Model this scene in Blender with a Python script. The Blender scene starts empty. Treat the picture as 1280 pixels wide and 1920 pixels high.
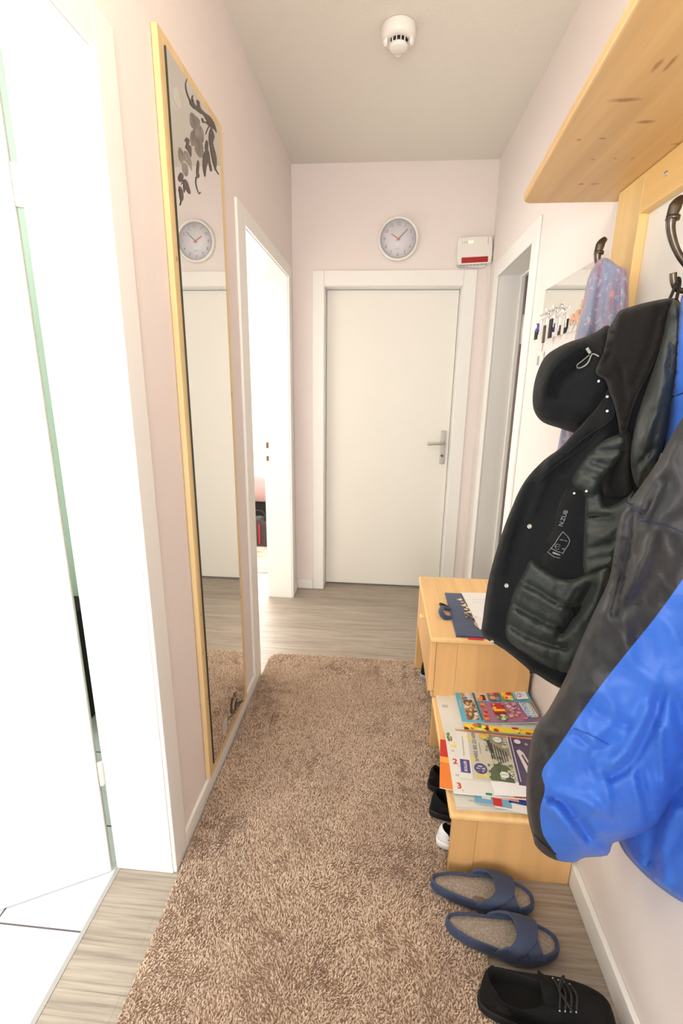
import bpy, bmesh, math, random
from mathutils import Vector, Matrix, noise
from mathutils.geometry import delaunay_2d_cdt
C = bpy.context.scene
COL = C.collection
random.seed(7)
PI = math.pi
W, D, H = 1.163, 3.078, 2.6            # hall: width, distance of the end wall, height

# ------------------------------------------------------------------ camera
F = 888.49
yaw, pitch, roll = 0.0814072, -0.2604817, 0.0132066
cy, sy = math.cos(yaw), math.sin(yaw)
fw = Vector((-sy*math.cos(pitch), cy*math.cos(pitch), math.sin(pitch)))
r0 = Vector((cy, sy, 0)); u0 = r0.cross(fw)
RT = math.cos(roll)*r0 + math.sin(roll)*u0
UP = -math.sin(roll)*r0 + math.cos(roll)*u0
EYE = Vector((0.5645847, 0, 1.3858043))
cd = bpy.data.cameras.new('camera'); cam = bpy.data.objects.new('camera', cd); COL.objects.link(cam)
cam.matrix_world = Matrix(((RT.x, UP.x, -fw.x, EYE.x), (RT.y, UP.y, -fw.y, EYE.y), (RT.z, UP.z, -fw.z, EYE.z), (0, 0, 0, 1)))
cd.sensor_fit = 'VERTICAL'; cd.sensor_height = 36; cd.sensor_width = 24; cd.lens = 36*F/1920; cd.clip_start = 0.02
C.camera = cam

def ray(px, py): return fw + RT*((px-640)/F) - UP*((py-960)/F)
def at(px, py, Y):
    d = ray(px, py); return EYE + d*(Y/d.y)
def atx(px, py, X):
    d = ray(px, py); return EYE + d*((X-EYE.x)/d.x)

# ------------------------------------------------------------------ world, lights, exposure
wd = bpy.data.worlds.new('world'); C.world = wd; wd.use_nodes = True
wd.node_tree.nodes['Background'].inputs[0].default_value = (0.9, 0.95, 1, 1)
wd.node_tree.nodes['Background'].inputs[1].default_value = 1.0
C.view_settings.view_transform = 'Standard'; C.view_settings.look = 'None'
C.view_settings.gamma = 1; C.view_settings.use_curve_mapping = False
C.view_settings.exposure = 1.17

def area(name, loc, dirv, sx, sy_, power, color):
    l = bpy.data.lights.new(name, 'AREA'); l.shape = 'RECTANGLE'; l.size = sx; l.size_y = sy_; l.energy = power; l.color = color
    o = bpy.data.objects.new(name, l); COL.objects.link(o); o.location = loc
    o.rotation_euler = Vector(dirv).to_track_quat('-Z', 'Y').to_euler(); return o
area('added_fill_hall', (0.55, -1.72, 1.35), (0, 1, 0.22), 1.0, 2.2, 20, (0.97, 0.99, 1.0))  # added soft fill from behind the camera, no window known there
area('added_fill_bathroom', (-1.3, 1.1, 2.5), (0, 0, -1), .6, .6, 3.5, (0.97, 1.0, 0.98))  # added overhead fill to brighten the green wall behind the door gap
area('added_bounce_fill', (0.50, -0.12, 1.62), (0.03, 1, 1.05), .22, .22, 4.2, (1.0, 0.97, 0.94))  # added fill by the camera, aimed up to brighten the ceiling
area('window_light_bathroom', (-0.75, -0.5, 1.7), (0.1, 1, -0.1), 1.2, 1.6, 26, (0.95, 0.98, 1.0))
area('window_light_bedroom', (-1.0, 4.85, 1.6), (0.15, -1, -0.15), 1.8, 1.5, 42, (1.0, 0.98, 0.95))
area('window_light_bedroom_side', (-2.6, 3.2, 1.5), (1, -0.1, -0.1), 1.6, 1.5, 25, (1.0, 0.98, 0.95))

# ------------------------------------------------------------------ materials
def srgb(r, g, b):
    f = lambda c: c/12.92 if c <= 0.04045 else ((c+0.055)/1.055)**2.4
    return (f(r/255), f(g/255), f(b/255), 1)
def newmat(name):
    m = bpy.data.materials.new(name); m.use_nodes = True
    nt = m.node_tree; return m, nt, nt.nodes['Principled BSDF']
def N(nt, t, **kw):
    n = nt.nodes.new(t)
    for k, v in kw.items(): setattr(n, k, v)
    return n
def coords(nt, scale=(1, 1, 1), rot=(0, 0, 0), loc=(0, 0, 0)):
    tc = N(nt, 'ShaderNodeTexCoord'); mp = N(nt, 'ShaderNodeMapping')
    mp.inputs['Scale'].default_value = scale; mp.inputs['Rotation'].default_value = rot; mp.inputs['Location'].default_value = loc
    nt.links.new(tc.outputs['Object'], mp.inputs[0]); return mp.outputs[0]
def noise_tex(nt, vec, scale, detail=3, rough=0.5, dist=0):
    n = N(nt, 'ShaderNodeTexNoise'); n.inputs['Scale'].default_value = scale; n.inputs['Detail'].default_value = detail
    n.inputs['Roughness'].default_value = rough; n.inputs['Distortion'].default_value = dist
    nt.links.new(vec, n.inputs['Vector']); return n.outputs['Fac']
def ramp(nt, fac, stops):
    r = N(nt, 'ShaderNodeValToRGB')
    while len(r.color_ramp.elements) < len(stops): r.color_ramp.elements.new(0.5)
    for e, (p, c) in zip(r.color_ramp.elements, stops): e.position = p; e.color = c
    nt.links.new(fac, r.inputs[0]); return r.outputs[0]
def mix(nt, fac, a, b, mode='MIX'):
    n = N(nt, 'ShaderNodeMix', data_type='RGBA', blend_type=mode)
    for s, v in ((0, fac), (6, a), (7, b)):
        if hasattr(v, 'is_output'): nt.links.new(v, n.inputs[s])
        else: n.inputs[s].default_value = v
    return n.outputs[2]
def bump(nt, p, h, strength, dist):
    b = N(nt, 'ShaderNodeBump'); b.inputs['Strength'].default_value = strength; b.inputs['Distance'].default_value = dist
    nt.links.new(h, b.inputs['Height']); nt.links.new(b.outputs[0], p.inputs['Normal'])
def plain(name, col, rough=0.5, metal=0, bs=0, bscale=60, var=0, vscale=4, spec=0.5, emit=0, coat=0):
    m, nt, p = newmat(name); c = srgb(*col)
    p.inputs['Base Color'].default_value = c; p.inputs['Roughness'].default_value = rough; p.inputs['Metallic'].default_value = metal
    p.inputs['Specular IOR Level'].default_value = spec; p.inputs['Coat Weight'].default_value = coat
    v = coords(nt)
    f = noise_tex(nt, v, vscale, 4)
    if var:
        lo = tuple(x*(1-var) for x in c[:3])+(1,); hi = tuple(min(1, x*(1+var)) for x in c[:3])+(1,)
        nt.links.new(ramp(nt, f, [(0.3, lo), (0.7, hi)]), p.inputs['Base Color'])
    if bs: bump(nt, p, noise_tex(nt, v, bscale, 4, 0.6), bs, 0.003)
    if emit:
        p.inputs['Emission Color'].default_value = c; p.inputs['Emission Strength'].default_value = emit
    return m
def wood(name, base, dark, axis=1, scale=1.0, knots=(), rough=0.45, kplane='xy', amount=0.6, bands=9):
    m, nt, p = newmat(name)
    sc = [bands*4*scale]*3; sc[axis] = 1.6*scale
    v = coords(nt, sc)
    f = noise_tex(nt, v, 1.0, 5, 0.6, 0.6)
    sc2 = [bands*scale]*3; sc2[axis] = 0.5*scale
    f2 = noise_tex(nt, coords(nt, sc2), 1.0, 2, 0.5, 1.5)
    c = ramp(nt, f, [(0.3, srgb(*dark)), (0.62, srgb(*base))])
    c = mix(nt, 1-amount, c, srgb(*base))
    hi = tuple(min(255, x*1.04) for x in base); lo = tuple(x*0.93 for x in base)
    c2 = ramp(nt, f2, [(0.4, srgb(*lo)), (0.6, srgb(*hi))])
    c = mix(nt, 0.45, c, c2)
    if knots:
        tc = N(nt, 'ShaderNodeTexCoord'); wob = noise_tex(nt, tc.outputs['Object'], 60, 2)
        for (a, b, ra, rb, st) in knots:
            mp = N(nt, 'ShaderNodeMapping')
            i, j = {'xy': (0, 1), 'yz': (1, 2)}[kplane]; k = 3-i-j
            S = [0, 0, 0]; ra *= 1.25; rb *= 1.25; S[i] = 1/ra; S[j] = 1/rb; L = [0, 0, 0]; L[i] = -a/ra; L[j] = -b/rb
            mp.inputs['Scale'].default_value = S; mp.inputs['Location'].default_value = L
            nt.links.new(tc.outputs['Object'], mp.inputs[0])
            ln = N(nt, 'ShaderNodeVectorMath', operation='LENGTH'); nt.links.new(mp.outputs[0], ln.inputs[0])
            ad = N(nt, 'ShaderNodeMath', operation='MULTIPLY_ADD'); ad.inputs[1].default_value = .5; nt.links.new(ln.outputs['Value'], ad.inputs[2]); nt.links.new(wob, ad.inputs[0])
            r = ramp(nt, ad.outputs[0], [(0.5, (st, st, st, 1)), (1.0, (0, 0, 0, 1))])
            c = mix(nt, r, c, srgb(150, 95, 55))
    nt.links.new(c, p.inputs['Base Color']); p.inputs['Roughness'].default_value = rough
    p.inputs['Coat Weight'].default_value = 0.15; p.inputs['Coat Roughness'].default_value = 0.3
    return m
def fabric(name, col, rough=0.8, wr=0.4, wscale=14, sheen=0.3, var=0.15, weave=0.15):
    m, nt, p = newmat(name); c = srgb(*col); v = coords(nt)
    f = noise_tex(nt, v, wscale, 5, 0.55, 0.8)
    fine = noise_tex(nt, v, 900, 1)
    lo = tuple(x*(1-var) for x in c[:3])+(1,); hi = tuple(min(1, x*(1+var)) for x in c[:3])+(1,)
    nt.links.new(ramp(nt, fine, [(0.3, lo), (0.7, hi)]), p.inputs['Base Color'])
    p.inputs['Roughness'].default_value = rough; p.inputs['Sheen Weight'].default_value = sheen
    b1 = N(nt, 'ShaderNodeBump'); b1.inputs['Strength'].default_value = wr; b1.inputs['Distance'].default_value = 0.012
    b2 = N(nt, 'ShaderNodeBump'); b2.inputs['Strength'].default_value = weave; b2.inputs['Distance'].default_value = 0.001
    nt.links.new(f, b1.inputs['Height']); nt.links.new(fine, b2.inputs['Height'])
    nt.links.new(b1.outputs[0], b2.inputs['Normal']); nt.links.new(b2.outputs[0], p.inputs['Normal'])
    return m

M = {}
M['wall'] = plain('pink_roughcast_paint', (238, 228, 224), 0.85, bs=0.35, bscale=170)
M['ceiling'] = plain('ceiling_roughcast', (232, 226, 216), 0.9, bs=0.5, bscale=120)
M['white'] = plain('white_lacquer', (242, 240, 236), 0.4, var=0.01)
M['door'] = plain('white_door_foil', (241, 237, 230), 0.5, var=0.01, vscale=1.5)
M['plastic'] = plain('white_plastic', (240, 237, 230), 0.35)
M['plastic_grey'] = plain('grey_plastic', (170, 168, 165), 0.4)
M['steel'] = plain('brushed_steel', (190, 186, 180), 0.35, metal=0.85)
M['chrome'] = plain('chrome', (225, 225, 228), 0.12, metal=1)
M['iron'] = plain('dark_bronze_iron', (92, 84, 76), 0.28, metal=0.9, var=0.25, vscale=60)
M['black'] = plain('black_rubber', (22, 22, 23), 0.6)
M['dark'] = plain('dark_slot', (25, 20, 18), 0.8)
M['red'] = plain('red_plastic', (170, 20, 22), 0.4)
M['led'] = plain('led_yellow', (250, 245, 120), 0.4, emit=1.5)
M['sage'] = plain('sage_green_wall', (186, 204, 186), 0.8, bs=0.2)
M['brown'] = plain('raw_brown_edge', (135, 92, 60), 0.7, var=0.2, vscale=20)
M['pine'] = wood('pine_light', (240, 205, 140), (222, 180, 112), 2, 1.0)
M['pine_rail'] = wood('pine_light_rail', (236, 196, 128), (222, 178, 108), 1, 1.0)
M['beech'] = wood('beech_laminate', (240, 197, 134), (226, 178, 116), 1, 1.4, amount=0.5)
M['beech_v'] = wood('beech_laminate_upright', (226, 178, 118), (212, 160, 100), 2, 1.2, amount=0.5)
M['beech_edge'] = wood('beech_edge', (224, 170, 118), (212, 154, 102), 0, 1.2, amount=0.5)
KN = [(0.958, 0.993, 0.034, 0.009, 0.8), (1.026, 1.066, 0.022, 0.008, 0.9), (1.021, 1.343, 0.010, 0.008, .9), (1.053, 1.344, 0.018, 0.009, .55),
      (0.961, 0.905, 0.006, 0.022, .7), (0.978, 0.90, 0.005, 0.026, .8), (0.932, 1.126, 0.006, 0.005, .9), (0.975, 1.124, 0.010, 0.004, .9),
      (1.133, 1.154, 0.02, 0.008, .5), (1.04, 1.212, 0.005, 0.004, .8), (0.995, 1.215, 0.006, 0.004, .8), (1.075, 1.213, 0.006, 0.004, .7), (1.01, 0.70, .02, .012, .7)]
M['pine_shelf'] = wood('pine_shelf_board', (222, 182, 124), (190, 140, 86), 1, 0.7, knots=KN, amount=0.9)
M['mirror'] = plain('mirror_silver', (252, 252, 250), 0.01, metal=1)
M['glass_edge'] = plain('mirror_edge', (45, 48, 46), 0.3)
M['paper'] = plain('white_paper', (232, 230, 226), 0.7)
M['newsprint'] = plain('newsprint', (205, 203, 192), 0.8, var=0.06, vscale=30)
M['navy'] = fabric('navy_canvas', (44, 58, 92), 0.85, 0.2, 30)
M['bed'] = fabric('dusty_pink_cover', (190, 150, 148), 0.9, 0.5, 10)

def mat_floor():
    m, nt, p = newmat('grey_oak_laminate')
    v = coords(nt)
    br = N(nt, 'ShaderNodeTexBrick'); br.inputs['Scale'].default_value = 1; br.inputs['Brick Width'].default_value = 0.62; br.inputs['Row Height'].default_value = 0.092
    br.inputs['Mortar Size'].default_value = 0.0007; br.inputs['Mortar Smooth'].default_value = 0.3; br.offset = 0.37
    br.inputs['Color1'].default_value = srgb(184, 172, 158); br.inputs['Color2'].default_value = srgb(162, 149, 136); br.inputs['Mortar'].default_value = srgb(128, 116, 102)
    nt.links.new(v, br.inputs['Vector'])
    g = noise_tex(nt, coords(nt, (2.0, 60, 1)), 1.6, 6, 0.7, 0.4)
    g2 = noise_tex(nt, coords(nt, (1.2, 14, 1)), 1.0, 3, 0.5, 0.5)
    c = mix(nt, 0.55, br.outputs[0], ramp(nt, g, [(0.34, srgb(112, 101, 91)), (0.5, srgb(170, 158, 144)), (0.68, srgb(200, 188, 174))]))
    c = mix(nt, 0.6, c, ramp(nt, g2, [(0.3, (0.72, 0.70, 0.68, 1)), (0.7, (1, 1, 1, 1))]), 'MULTIPLY')
    nt.links.new(c, p.inputs['Base Color']); p.inputs['Roughness'].default_value = 0.42
    bump(nt, p, g, 0.15, 0.001); return m
M['floor'] = mat_floor()
def mat_tile():
    m, nt, p = newmat('white_floor_tile')
    v = coords(nt, (1, 1, 1), (0, 0, 0), (0.41+0.6, -0.853+1.2, 0))
    br = N(nt, 'ShaderNodeTexBrick'); br.inputs['Scale'].default_value = 1; br.inputs['Brick Width'].default_value = 0.6; br.inputs['Row Height'].default_value = 0.3
    br.inputs['Mortar Size'].default_value = 0.0025; br.offset = 0
    br.inputs['Color1'].default_value = br.inputs['Color2'].default_value = srgb(238, 240, 242); br.inputs['Mortar'].default_value = srgb(95, 88, 92)
    nt.links.new(v, br.inputs['Vector']); nt.links.new(br.outputs[0], p.inputs['Base Color']); p.inputs['Roughness'].default_value = 0.25
    return m
M['tile'] = mat_tile()

# ------------------------------------------------------------------ builders
def tag(o, label=None, cat=None, group=None, kind=None):
    if label: o['label'] = label
    if cat: o['category'] = cat
    if group: o['group'] = group
    if kind: o['kind'] = kind
    return o
def thing(name, loc, label, cat, group=None):
    o = bpy.data.objects.new(name, None); COL.objects.link(o); o.location = loc; o.empty_display_size = 0.05
    return tag(o, label, cat, group)
def wpos(o):
    p = Vector(o.location)
    return p if o.parent is None else p + wpos(o.parent)
def adopt(o, parent):
    if parent is not None:
        o.parent = parent
        if 'wp' in parent: off = Vector(parent['wp'])
        else: off = Vector(parent.location)
        o.matrix_parent_inverse = Matrix.Translation(-off)
        o['wp'] = [0.0, 0.0, 0.0]
def mesh_obj(name, verts, faces, mats, parent=None, smooth=False, midx=None):
    me = bpy.data.meshes.new(name); me.from_pydata([tuple(v) for v in verts], [], faces); me.update()
    if not isinstance(mats, (list, tuple)): mats = [mats]
    for m in mats: me.materials.append(m)
    if midx: me.polygons.foreach_set('material_index', midx)
    if smooth: me.polygons.foreach_set('use_smooth', [True]*len(me.polygons))
    o = bpy.data.objects.new(name, me); COL.objects.link(o)
    adopt(o, parent); return o
def bm_obj(name, bm, mats, parent=None, smooth=False):
    bmesh.ops.recalc_face_normals(bm, faces=bm.faces)
    me = bpy.data.meshes.new(name); bm.to_mesh(me); bm.free()
    if not isinstance(mats, (list, tuple)): mats = [mats]
    for m in mats: me.materials.append(m)
    if smooth: me.polygons.foreach_set('use_smooth', [True]*len(me.polygons))
    o = bpy.data.objects.new(name, me); COL.objects.link(o); adopt(o, parent); return o
def addbox(bm, x0, x1, y0, y1, z0, z1, mi=0):
    vs = [bm.verts.new((x, y, z)) for z in (z0, z1) for y in (y0, y1) for x in (x0, x1)]
    for q in ((0, 2, 3, 1), (4, 5, 7, 6), (0, 1, 5, 4), (2, 6, 7, 3), (0, 4, 6, 2), (1, 3, 7, 5)):
        f = bm.faces.new([vs[i] for i in q]); f.material_index = mi
def boxes(name, lst, mats, parent=None, bevel=0.0, seg=2):
    bm = bmesh.new()
    for b in lst: addbox(bm, *b)
    o = bm_obj(name, bm, mats, parent)
    if bevel:
        md = o.modifiers.new('bevel', 'BEVEL'); md.width = bevel; md.segments = seg; md.limit_method = 'ANGLE'
        o.data.polygons.foreach_set('use_smooth', [True]*len(o.data.polygons))
        md2 = o.modifiers.new('wn', 'WEIGHTED_NORMAL')
    return o
def prism(name, pts, axis, a0, a1, mats, parent=None, bevel=0.0):
    # polygon pts in the two other axes, extruded along axis
    def mk(p, a):
        v = [0, 0, 0]; oth = [i for i in range(3) if i != axis]; v[oth[0]] = p[0]; v[oth[1]] = p[1]; v[axis] = a; return v
    bm = bmesh.new()
    A = [bm.verts.new(mk(p, a0)) for p in pts]; B = [bm.verts.new(mk(p, a1)) for p in pts]; n = len(pts)
    bm.faces.new(A); bm.faces.new(B[::-1])
    for i in range(n): bm.faces.new((A[i], B[i], B[(i+1) % n], A[(i+1) % n]))
    o = bm_obj(name, bm, mats, parent)
    if bevel:
        md = o.modifiers.new('bevel', 'BEVEL'); md.width = bevel; md.segments = 3; md.limit_method = 'ANGLE'
        o.data.polygons.foreach_set('use_smooth', [True]*len(o.data.polygons)); o.modifiers.new('wn', 'WEIGHTED_NORMAL')
    return o
def smooth_path(pts, k=6):
    P = [Vector(p) for p in pts]; out = []
    for i in range(len(P)-1):
        a = P[max(i-1, 0)]; b = P[i]; c = P[i+1]; d = P[min(i+2, len(P)-1)]
        for j in range(k):
            t = j/k
            out.append(0.5*((2*b)+(c-a)*t+(2*a-5*b+4*c-d)*t*t+(3*b-a-3*c+d)*t*t*t))
    out.append(P[-1]); return out
def tube(name, pts, rad, mat, parent=None, n=10, sm=6, closed=False):
    P = smooth_path(pts, sm) if sm > 1 else [Vector(p) for p in pts]
    if not hasattr(rad, '__len__'): rad = [rad]*len(pts)
    R = []
    for i in range(len(P)):
        t = i/(len(P)-1)*(len(rad)-1); a = int(min(t, len(rad)-2)) if len(rad) > 1 else 0
        R.append(rad[a]+(rad[min(a+1, len(rad)-1)]-rad[a])*(t-a))
    verts = []; faces = []; prev = None
    for i, p in enumerate(P):
        t = (P[min(i+1, len(P)-1)]-P[max(i-1, 0)]).normalized()
        if prev is None:
            a = Vector((0, 0, 1)) if abs(t.z) < 0.9 else Vector((1, 0, 0)); nrm = t.cross(a).normalized()
        else: nrm = (prev-t*prev.dot(t)).normalized()
        prev = nrm; b = t.cross(nrm)
        for k in range(n):
            an = 2*PI*k/n; verts.append(p+(nrm*math.cos(an)+b*math.sin(an))*R[i])
    for i in range(len(P)-1):
        for k in range(n):
            faces.append((i*n+k, i*n+(k+1) % n, (i+1)*n+(k+1) % n, (i+1)*n+k))
    faces.append(tuple(range(n))[::-1]); faces.append(tuple((len(P)-1)*n+k for k in range(n)))
    return mesh_obj(name, verts, faces, mat, parent, smooth=True)
def lathe(name, prof, origin, axis, mat, parent=None, n=48, smooth=True, midx=None):
    ax = Vector(axis).normalized(); a = Vector((0, 0, 1)) if abs(ax.z) < 0.9 else Vector((1, 0, 0))
    e1 = ax.cross(a).normalized(); e2 = ax.cross(e1); O = Vector(origin); verts = []; faces = []; mi = []
    for (r, h) in prof:
        for k in range(n):
            t = 2*PI*k/n; verts.append(O+ax*h+(e1*math.cos(t)+e2*math.sin(t))*max(r, 1e-5))
    for i in range(len(prof)-1):
        for k in range(n):
            faces.append((i*n+k, i*n+(k+1) % n, (i+1)*n+(k+1) % n, (i+1)*n+k)); mi.append(midx[i] if midx else 0)
    o = mesh_obj(name, verts, faces, mat, parent, smooth=smooth, midx=mi)
    bm = bmesh.new(); bm.from_mesh(o.data); bmesh.ops.remove_doubles(bm, verts=bm.verts, dist=1e-5); bmesh.ops.recalc_face_normals(bm, faces=bm.faces); bm.to_mesh(o.data); bm.free()
    return o
def text_mesh(s, size, bold=0.0):
    cu = bpy.data.curves.new('t', 'FONT'); cu.body = s; cu.size = size; cu.align_x = 'CENTER'; cu.align_y = 'CENTER'; cu.offset = bold; cu.resolution_u = 3
    ob = bpy.data.objects.new('t', cu); COL.objects.link(ob)
    dg = bpy.context.evaluated_depsgraph_get(); me = bpy.data.meshes.new_from_object(ob.evaluated_get(dg))
    vs = [v.co.copy() for v in me.vertices]; fs = [tuple(p.vertices) for p in me.polygons]
    bpy.data.objects.remove(ob); bpy.data.curves.remove(cu); bpy.data.meshes.remove(me)
    return vs, fs
def structure(o): o['kind'] = 'structure'; return o

# polygon helpers for the cloth builder
def pin(p, poly):
    x, y = p; c = False; n = len(poly)
    for i in range(n):
        x1, y1 = poly[i]; x2, y2 = poly[(i+1) % n]
        if (y1 > y) != (y2 > y) and x < (x2-x1)*(y-y1)/(y2-y1)+x1: c = not c
    return c
def sdist(p, a, b):
    ax, ay = a; bx, by = b; dx, dy = bx-ax, by-ay; L = dx*dx+dy*dy
    t = 0 if L == 0 else max(0, min(1, ((p[0]-ax)*dx+(p[1]-ay)*dy)/L))
    return math.hypot(p[0]-ax-dx*t, p[1]-ay-dy*t)
def pdist(p, line, closed=False):
    n = len(line); return min(sdist(p, line[i], line[(i+1) % n]) for i in range(n if closed else n-1))
def curve2(pts, closed=True, k=4):
    n = len(pts); out = []
    for i in range(n if closed else n-1):
        g = (lambda j: pts[j % n]) if closed else (lambda j: pts[max(0, min(n-1, j))])
        a, b, c, d = g(i-1), g(i), g(i+1), g(i+2)
        for j in range(k):
            t = j/k
            out.append(tuple(0.5*((2*b[q])+(c[q]-a[q])*t+(2*a[q]-5*b[q]+4*c[q]-d[q])*t*t+(3*b[q]-a[q]-3*c[q]+d[q])*t*t*t) for q in (0, 1)))
    if not closed: out.append(tuple(pts[-1]))
    return out
class Cloth:
    """a piece of hanging cloth with a front and a back: outline, distance yf, thickness, folds"""
    def __init__(s, outline, yf, thick, edge=30, folds=(), ridge=0.0, rsc=0.02, wob=0.0, wsc=0.02, wdir=(1, 0.35), xmax=W-0.014, smooth=True):
        s.out = curve2(outline, True, 3) if smooth else outline
        s.yf, s.th, s.edge, s.wob, s.wsc, s.wdir, s.xmax = yf, thick, edge, wob, wsc, wdir, xmax
        s.ridge, s.rsc = ridge, rsc
        s.folds = []
        for f in folds:
            L = f[0]; L = curve2(L, False, 4) if len(L) > 2 else L
            xs = [p[0] for p in L]; ys = [p[1] for p in L]; m = 3*f[1]
            s.folds.append((L, f[1], f[2], (min(xs)-m, max(xs)+m, min(ys)-m, max(ys)+m)))
        s.off = random.uniform(0, 50)
    def prof(s, px, py):
        d = min(1, pdist((px, py), s.out, True)/s.edge); return math.sqrt(max(0, 1-(1-d)**2))
    def fold(s, px, py):
        v = 0
        for L, w, h, bb in s.folds:
            if bb[0] < px < bb[1] and bb[2] < py < bb[3]:
                d = pdist((px, py), L)/w; v += h*math.exp(-d*d)
        if s.wob:
            ax, ay = s.wdir; u = (px*ax+py*ay)*s.wsc; w = (-px*ay+py*ax)*s.wsc*0.25
            v += s.wob*(noise.noise((u, w, s.off))+0.5*noise.noise((u*2.3, w*2.3, s.off+9)))
        if s.ridge:
            q = (px*s.rsc, py*s.rsc*.8, s.off+3); v += s.ridge*(.35-abs(noise.noise(q)))*2+s.ridge*.6*(.3-abs(noise.noise((q[0]*1.9+4, q[1]*1.9, q[2]+5))))
        return v
    def place(s, px, py, Y):
        d = ray(px, py)
        if d.x > 0: Y = min(Y, (s.xmax-EYE.x)/d.x*d.y)
        return EYE+d*(Y/d.y)
    def front(s, px, py, lift=0.0):
        k = s.prof(px, py); return s.place(px, py, s.yf(px, py)-(s.th/2)*k-s.fold(px, py)*k-lift)
    def build(s, name, mats, parent, step=9, zones=(), lines=()):
        pts = []; edges = []; out = s.out; n = len(out)
        pts += [Vector(p) for p in out]; edges += [(i, (i+1) % n) for i in range(n)]
        for L in lines:
            b = len(pts); L = [p for p in L if pin(p, out)]; pts += [Vector(p) for p in L]; edges += [(b+i, b+i+1) for i in range(len(L)-1)]
        xs = [p[0] for p in out]; ys = [p[1] for p in out]; hard = list(lines)
        y = min(ys)+step/2; row = 0
        while y < max(ys):
            x = min(xs)+(step/2 if row % 2 else 0)
            while x < max(xs):
                q = (x+random.uniform(-.12, .12)*step, y+random.uniform(-.12, .12)*step)
                if pin(q, out) and pdist(q, out, True) > step*0.45 and all(pdist(q, L) > step*0.4 for L in hard): pts.append(Vector(q))
                x += step
            y += step*0.87; row += 1
        V, E, Fc, _, _, _ = delaunay_2d_cdt(pts, edges, [], 1, 0.01)
        nv = len(V); verts = []; isb = []
        for v in V: isb.append(pdist(v, out, True) < 0.3)
        bk = {}
        for i, v in enumerate(V):
            k = 0 if isb[i] else s.prof(*v); Y = s.yf(*v); verts.append(s.place(v[0], v[1], Y-(s.th/2)*k-s.fold(*v)*k))
        for i, v in enumerate(V):
            if isb[i]: bk[i] = i
            else:
                k = s.prof(*v); Y = s.yf(*v)+(s.th/2)*k-s.fold(*v)*k*0.6; bk[i] = len(verts)
                d = ray(*v); Ymax = (s.xmax-EYE.x)/d.x*d.y if d.x > 0 else 99
                verts.append(EYE+d*(min(Y, Ymax+0.006)/d.y))
        faces = []; mi = []
        for f in Fc:
            cx = sum(V[i][0] for i in f)/len(f); cyy = sum(V[i][1] for i in f)/len(f); z = 0
            for k, (poly, m_) in enumerate(zones):
                if pin((cx, cyy), poly): z = m_
            faces.append(tuple(f)); mi.append(z)
            if not all(isb[i] for i in f): faces.append(tuple(bk[i] for i in f)[::-1]); mi.append(z)
        o = mesh_obj(name, verts, faces, mats, parent, smooth=True, midx=mi)
        bm = bmesh.new(); bm.from_mesh(o.data); bmesh.ops.recalc_face_normals(bm, faces=bm.faces); bm.to_mesh(o.data); bm.free()
        return o
def seam(name, cloth, line, rad, mat, parent, lift=0.001):
    L = curve2(line, False, 4) if len(line) > 2 else line
    return tube(name, [cloth.front(p[0], p[1], lift) for p in L], rad, mat, parent, n=6, sm=1)

# ================================================================== THE SETTING
TH = 0.15
structure(boxes('floor', [(-0.166, 1.34, -1.8, 3.32, -0.03, 0)], M['floor']))
structure(boxes('trim_1', [(-0.172, -0.160, 0.2, 1.024, -0.01, 0.002)], M['plastic_grey']))
structure(boxes('ceiling', [(-0.2, W+0.2, -1.8, 3.3, H, H+0.1)], M['ceiling']))
structure(boxes('wall_left', [(-TH, 0, -1.8, 0.185, 0, H), (-TH, 0, 1.04, 2.01, 0, H), (-TH, 0, 2.915, 3.3, 0, H),
    (-TH, 0, 0.185, 1.04, 2.0, H), (-TH, 0, 2.01, 2.915, 1.995, H)], M['wall']))
structure(boxes('wall_right', [(W, W+TH, -1.8, 2.207, 0, H), (W, W+TH, 2.845, 3.3, 0, H), (W, W+TH, 2.207, 2.845, 1.98, H)], M['wall']))
structure(boxes('wall_back', [(0, 0.18, D, D+TH+.05, 0, H), (1.02, W, D, D+TH+.05, 0, H), (0.18, 1.02, D, D+TH+.05, 1.972, H)], M['wall']))
structure(boxes('wall_front', [(-0.1, W+0.1, -1.9, -1.8, 0, H)], M['wall']))
structure(boxes('baseboard_left', [(0, 0.012, 1.104, 1.915, 0, 0.064), (0, 0.012, 2.974, D, 0, 0.064)], M['white'], bevel=0.003))
structure(boxes('baseboard_right', [(W-0.015, W, -1.8, 2.141, 0, 0.072), (W-0.015, W, 2.921, D, 0, 0.072)], M['white'], bevel=0.003))
structure(boxes('baseboard_back', [(0.012, 0.119, D-0.014, D, 0, 0.068), (1.087, W-.015, D-0.014, D, 0, 0.068)], M['white'], bevel=0.003))

def door_root(n, loc): 
    o = thing('door_%d' % n, loc, None, None); return structure(o)
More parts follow.
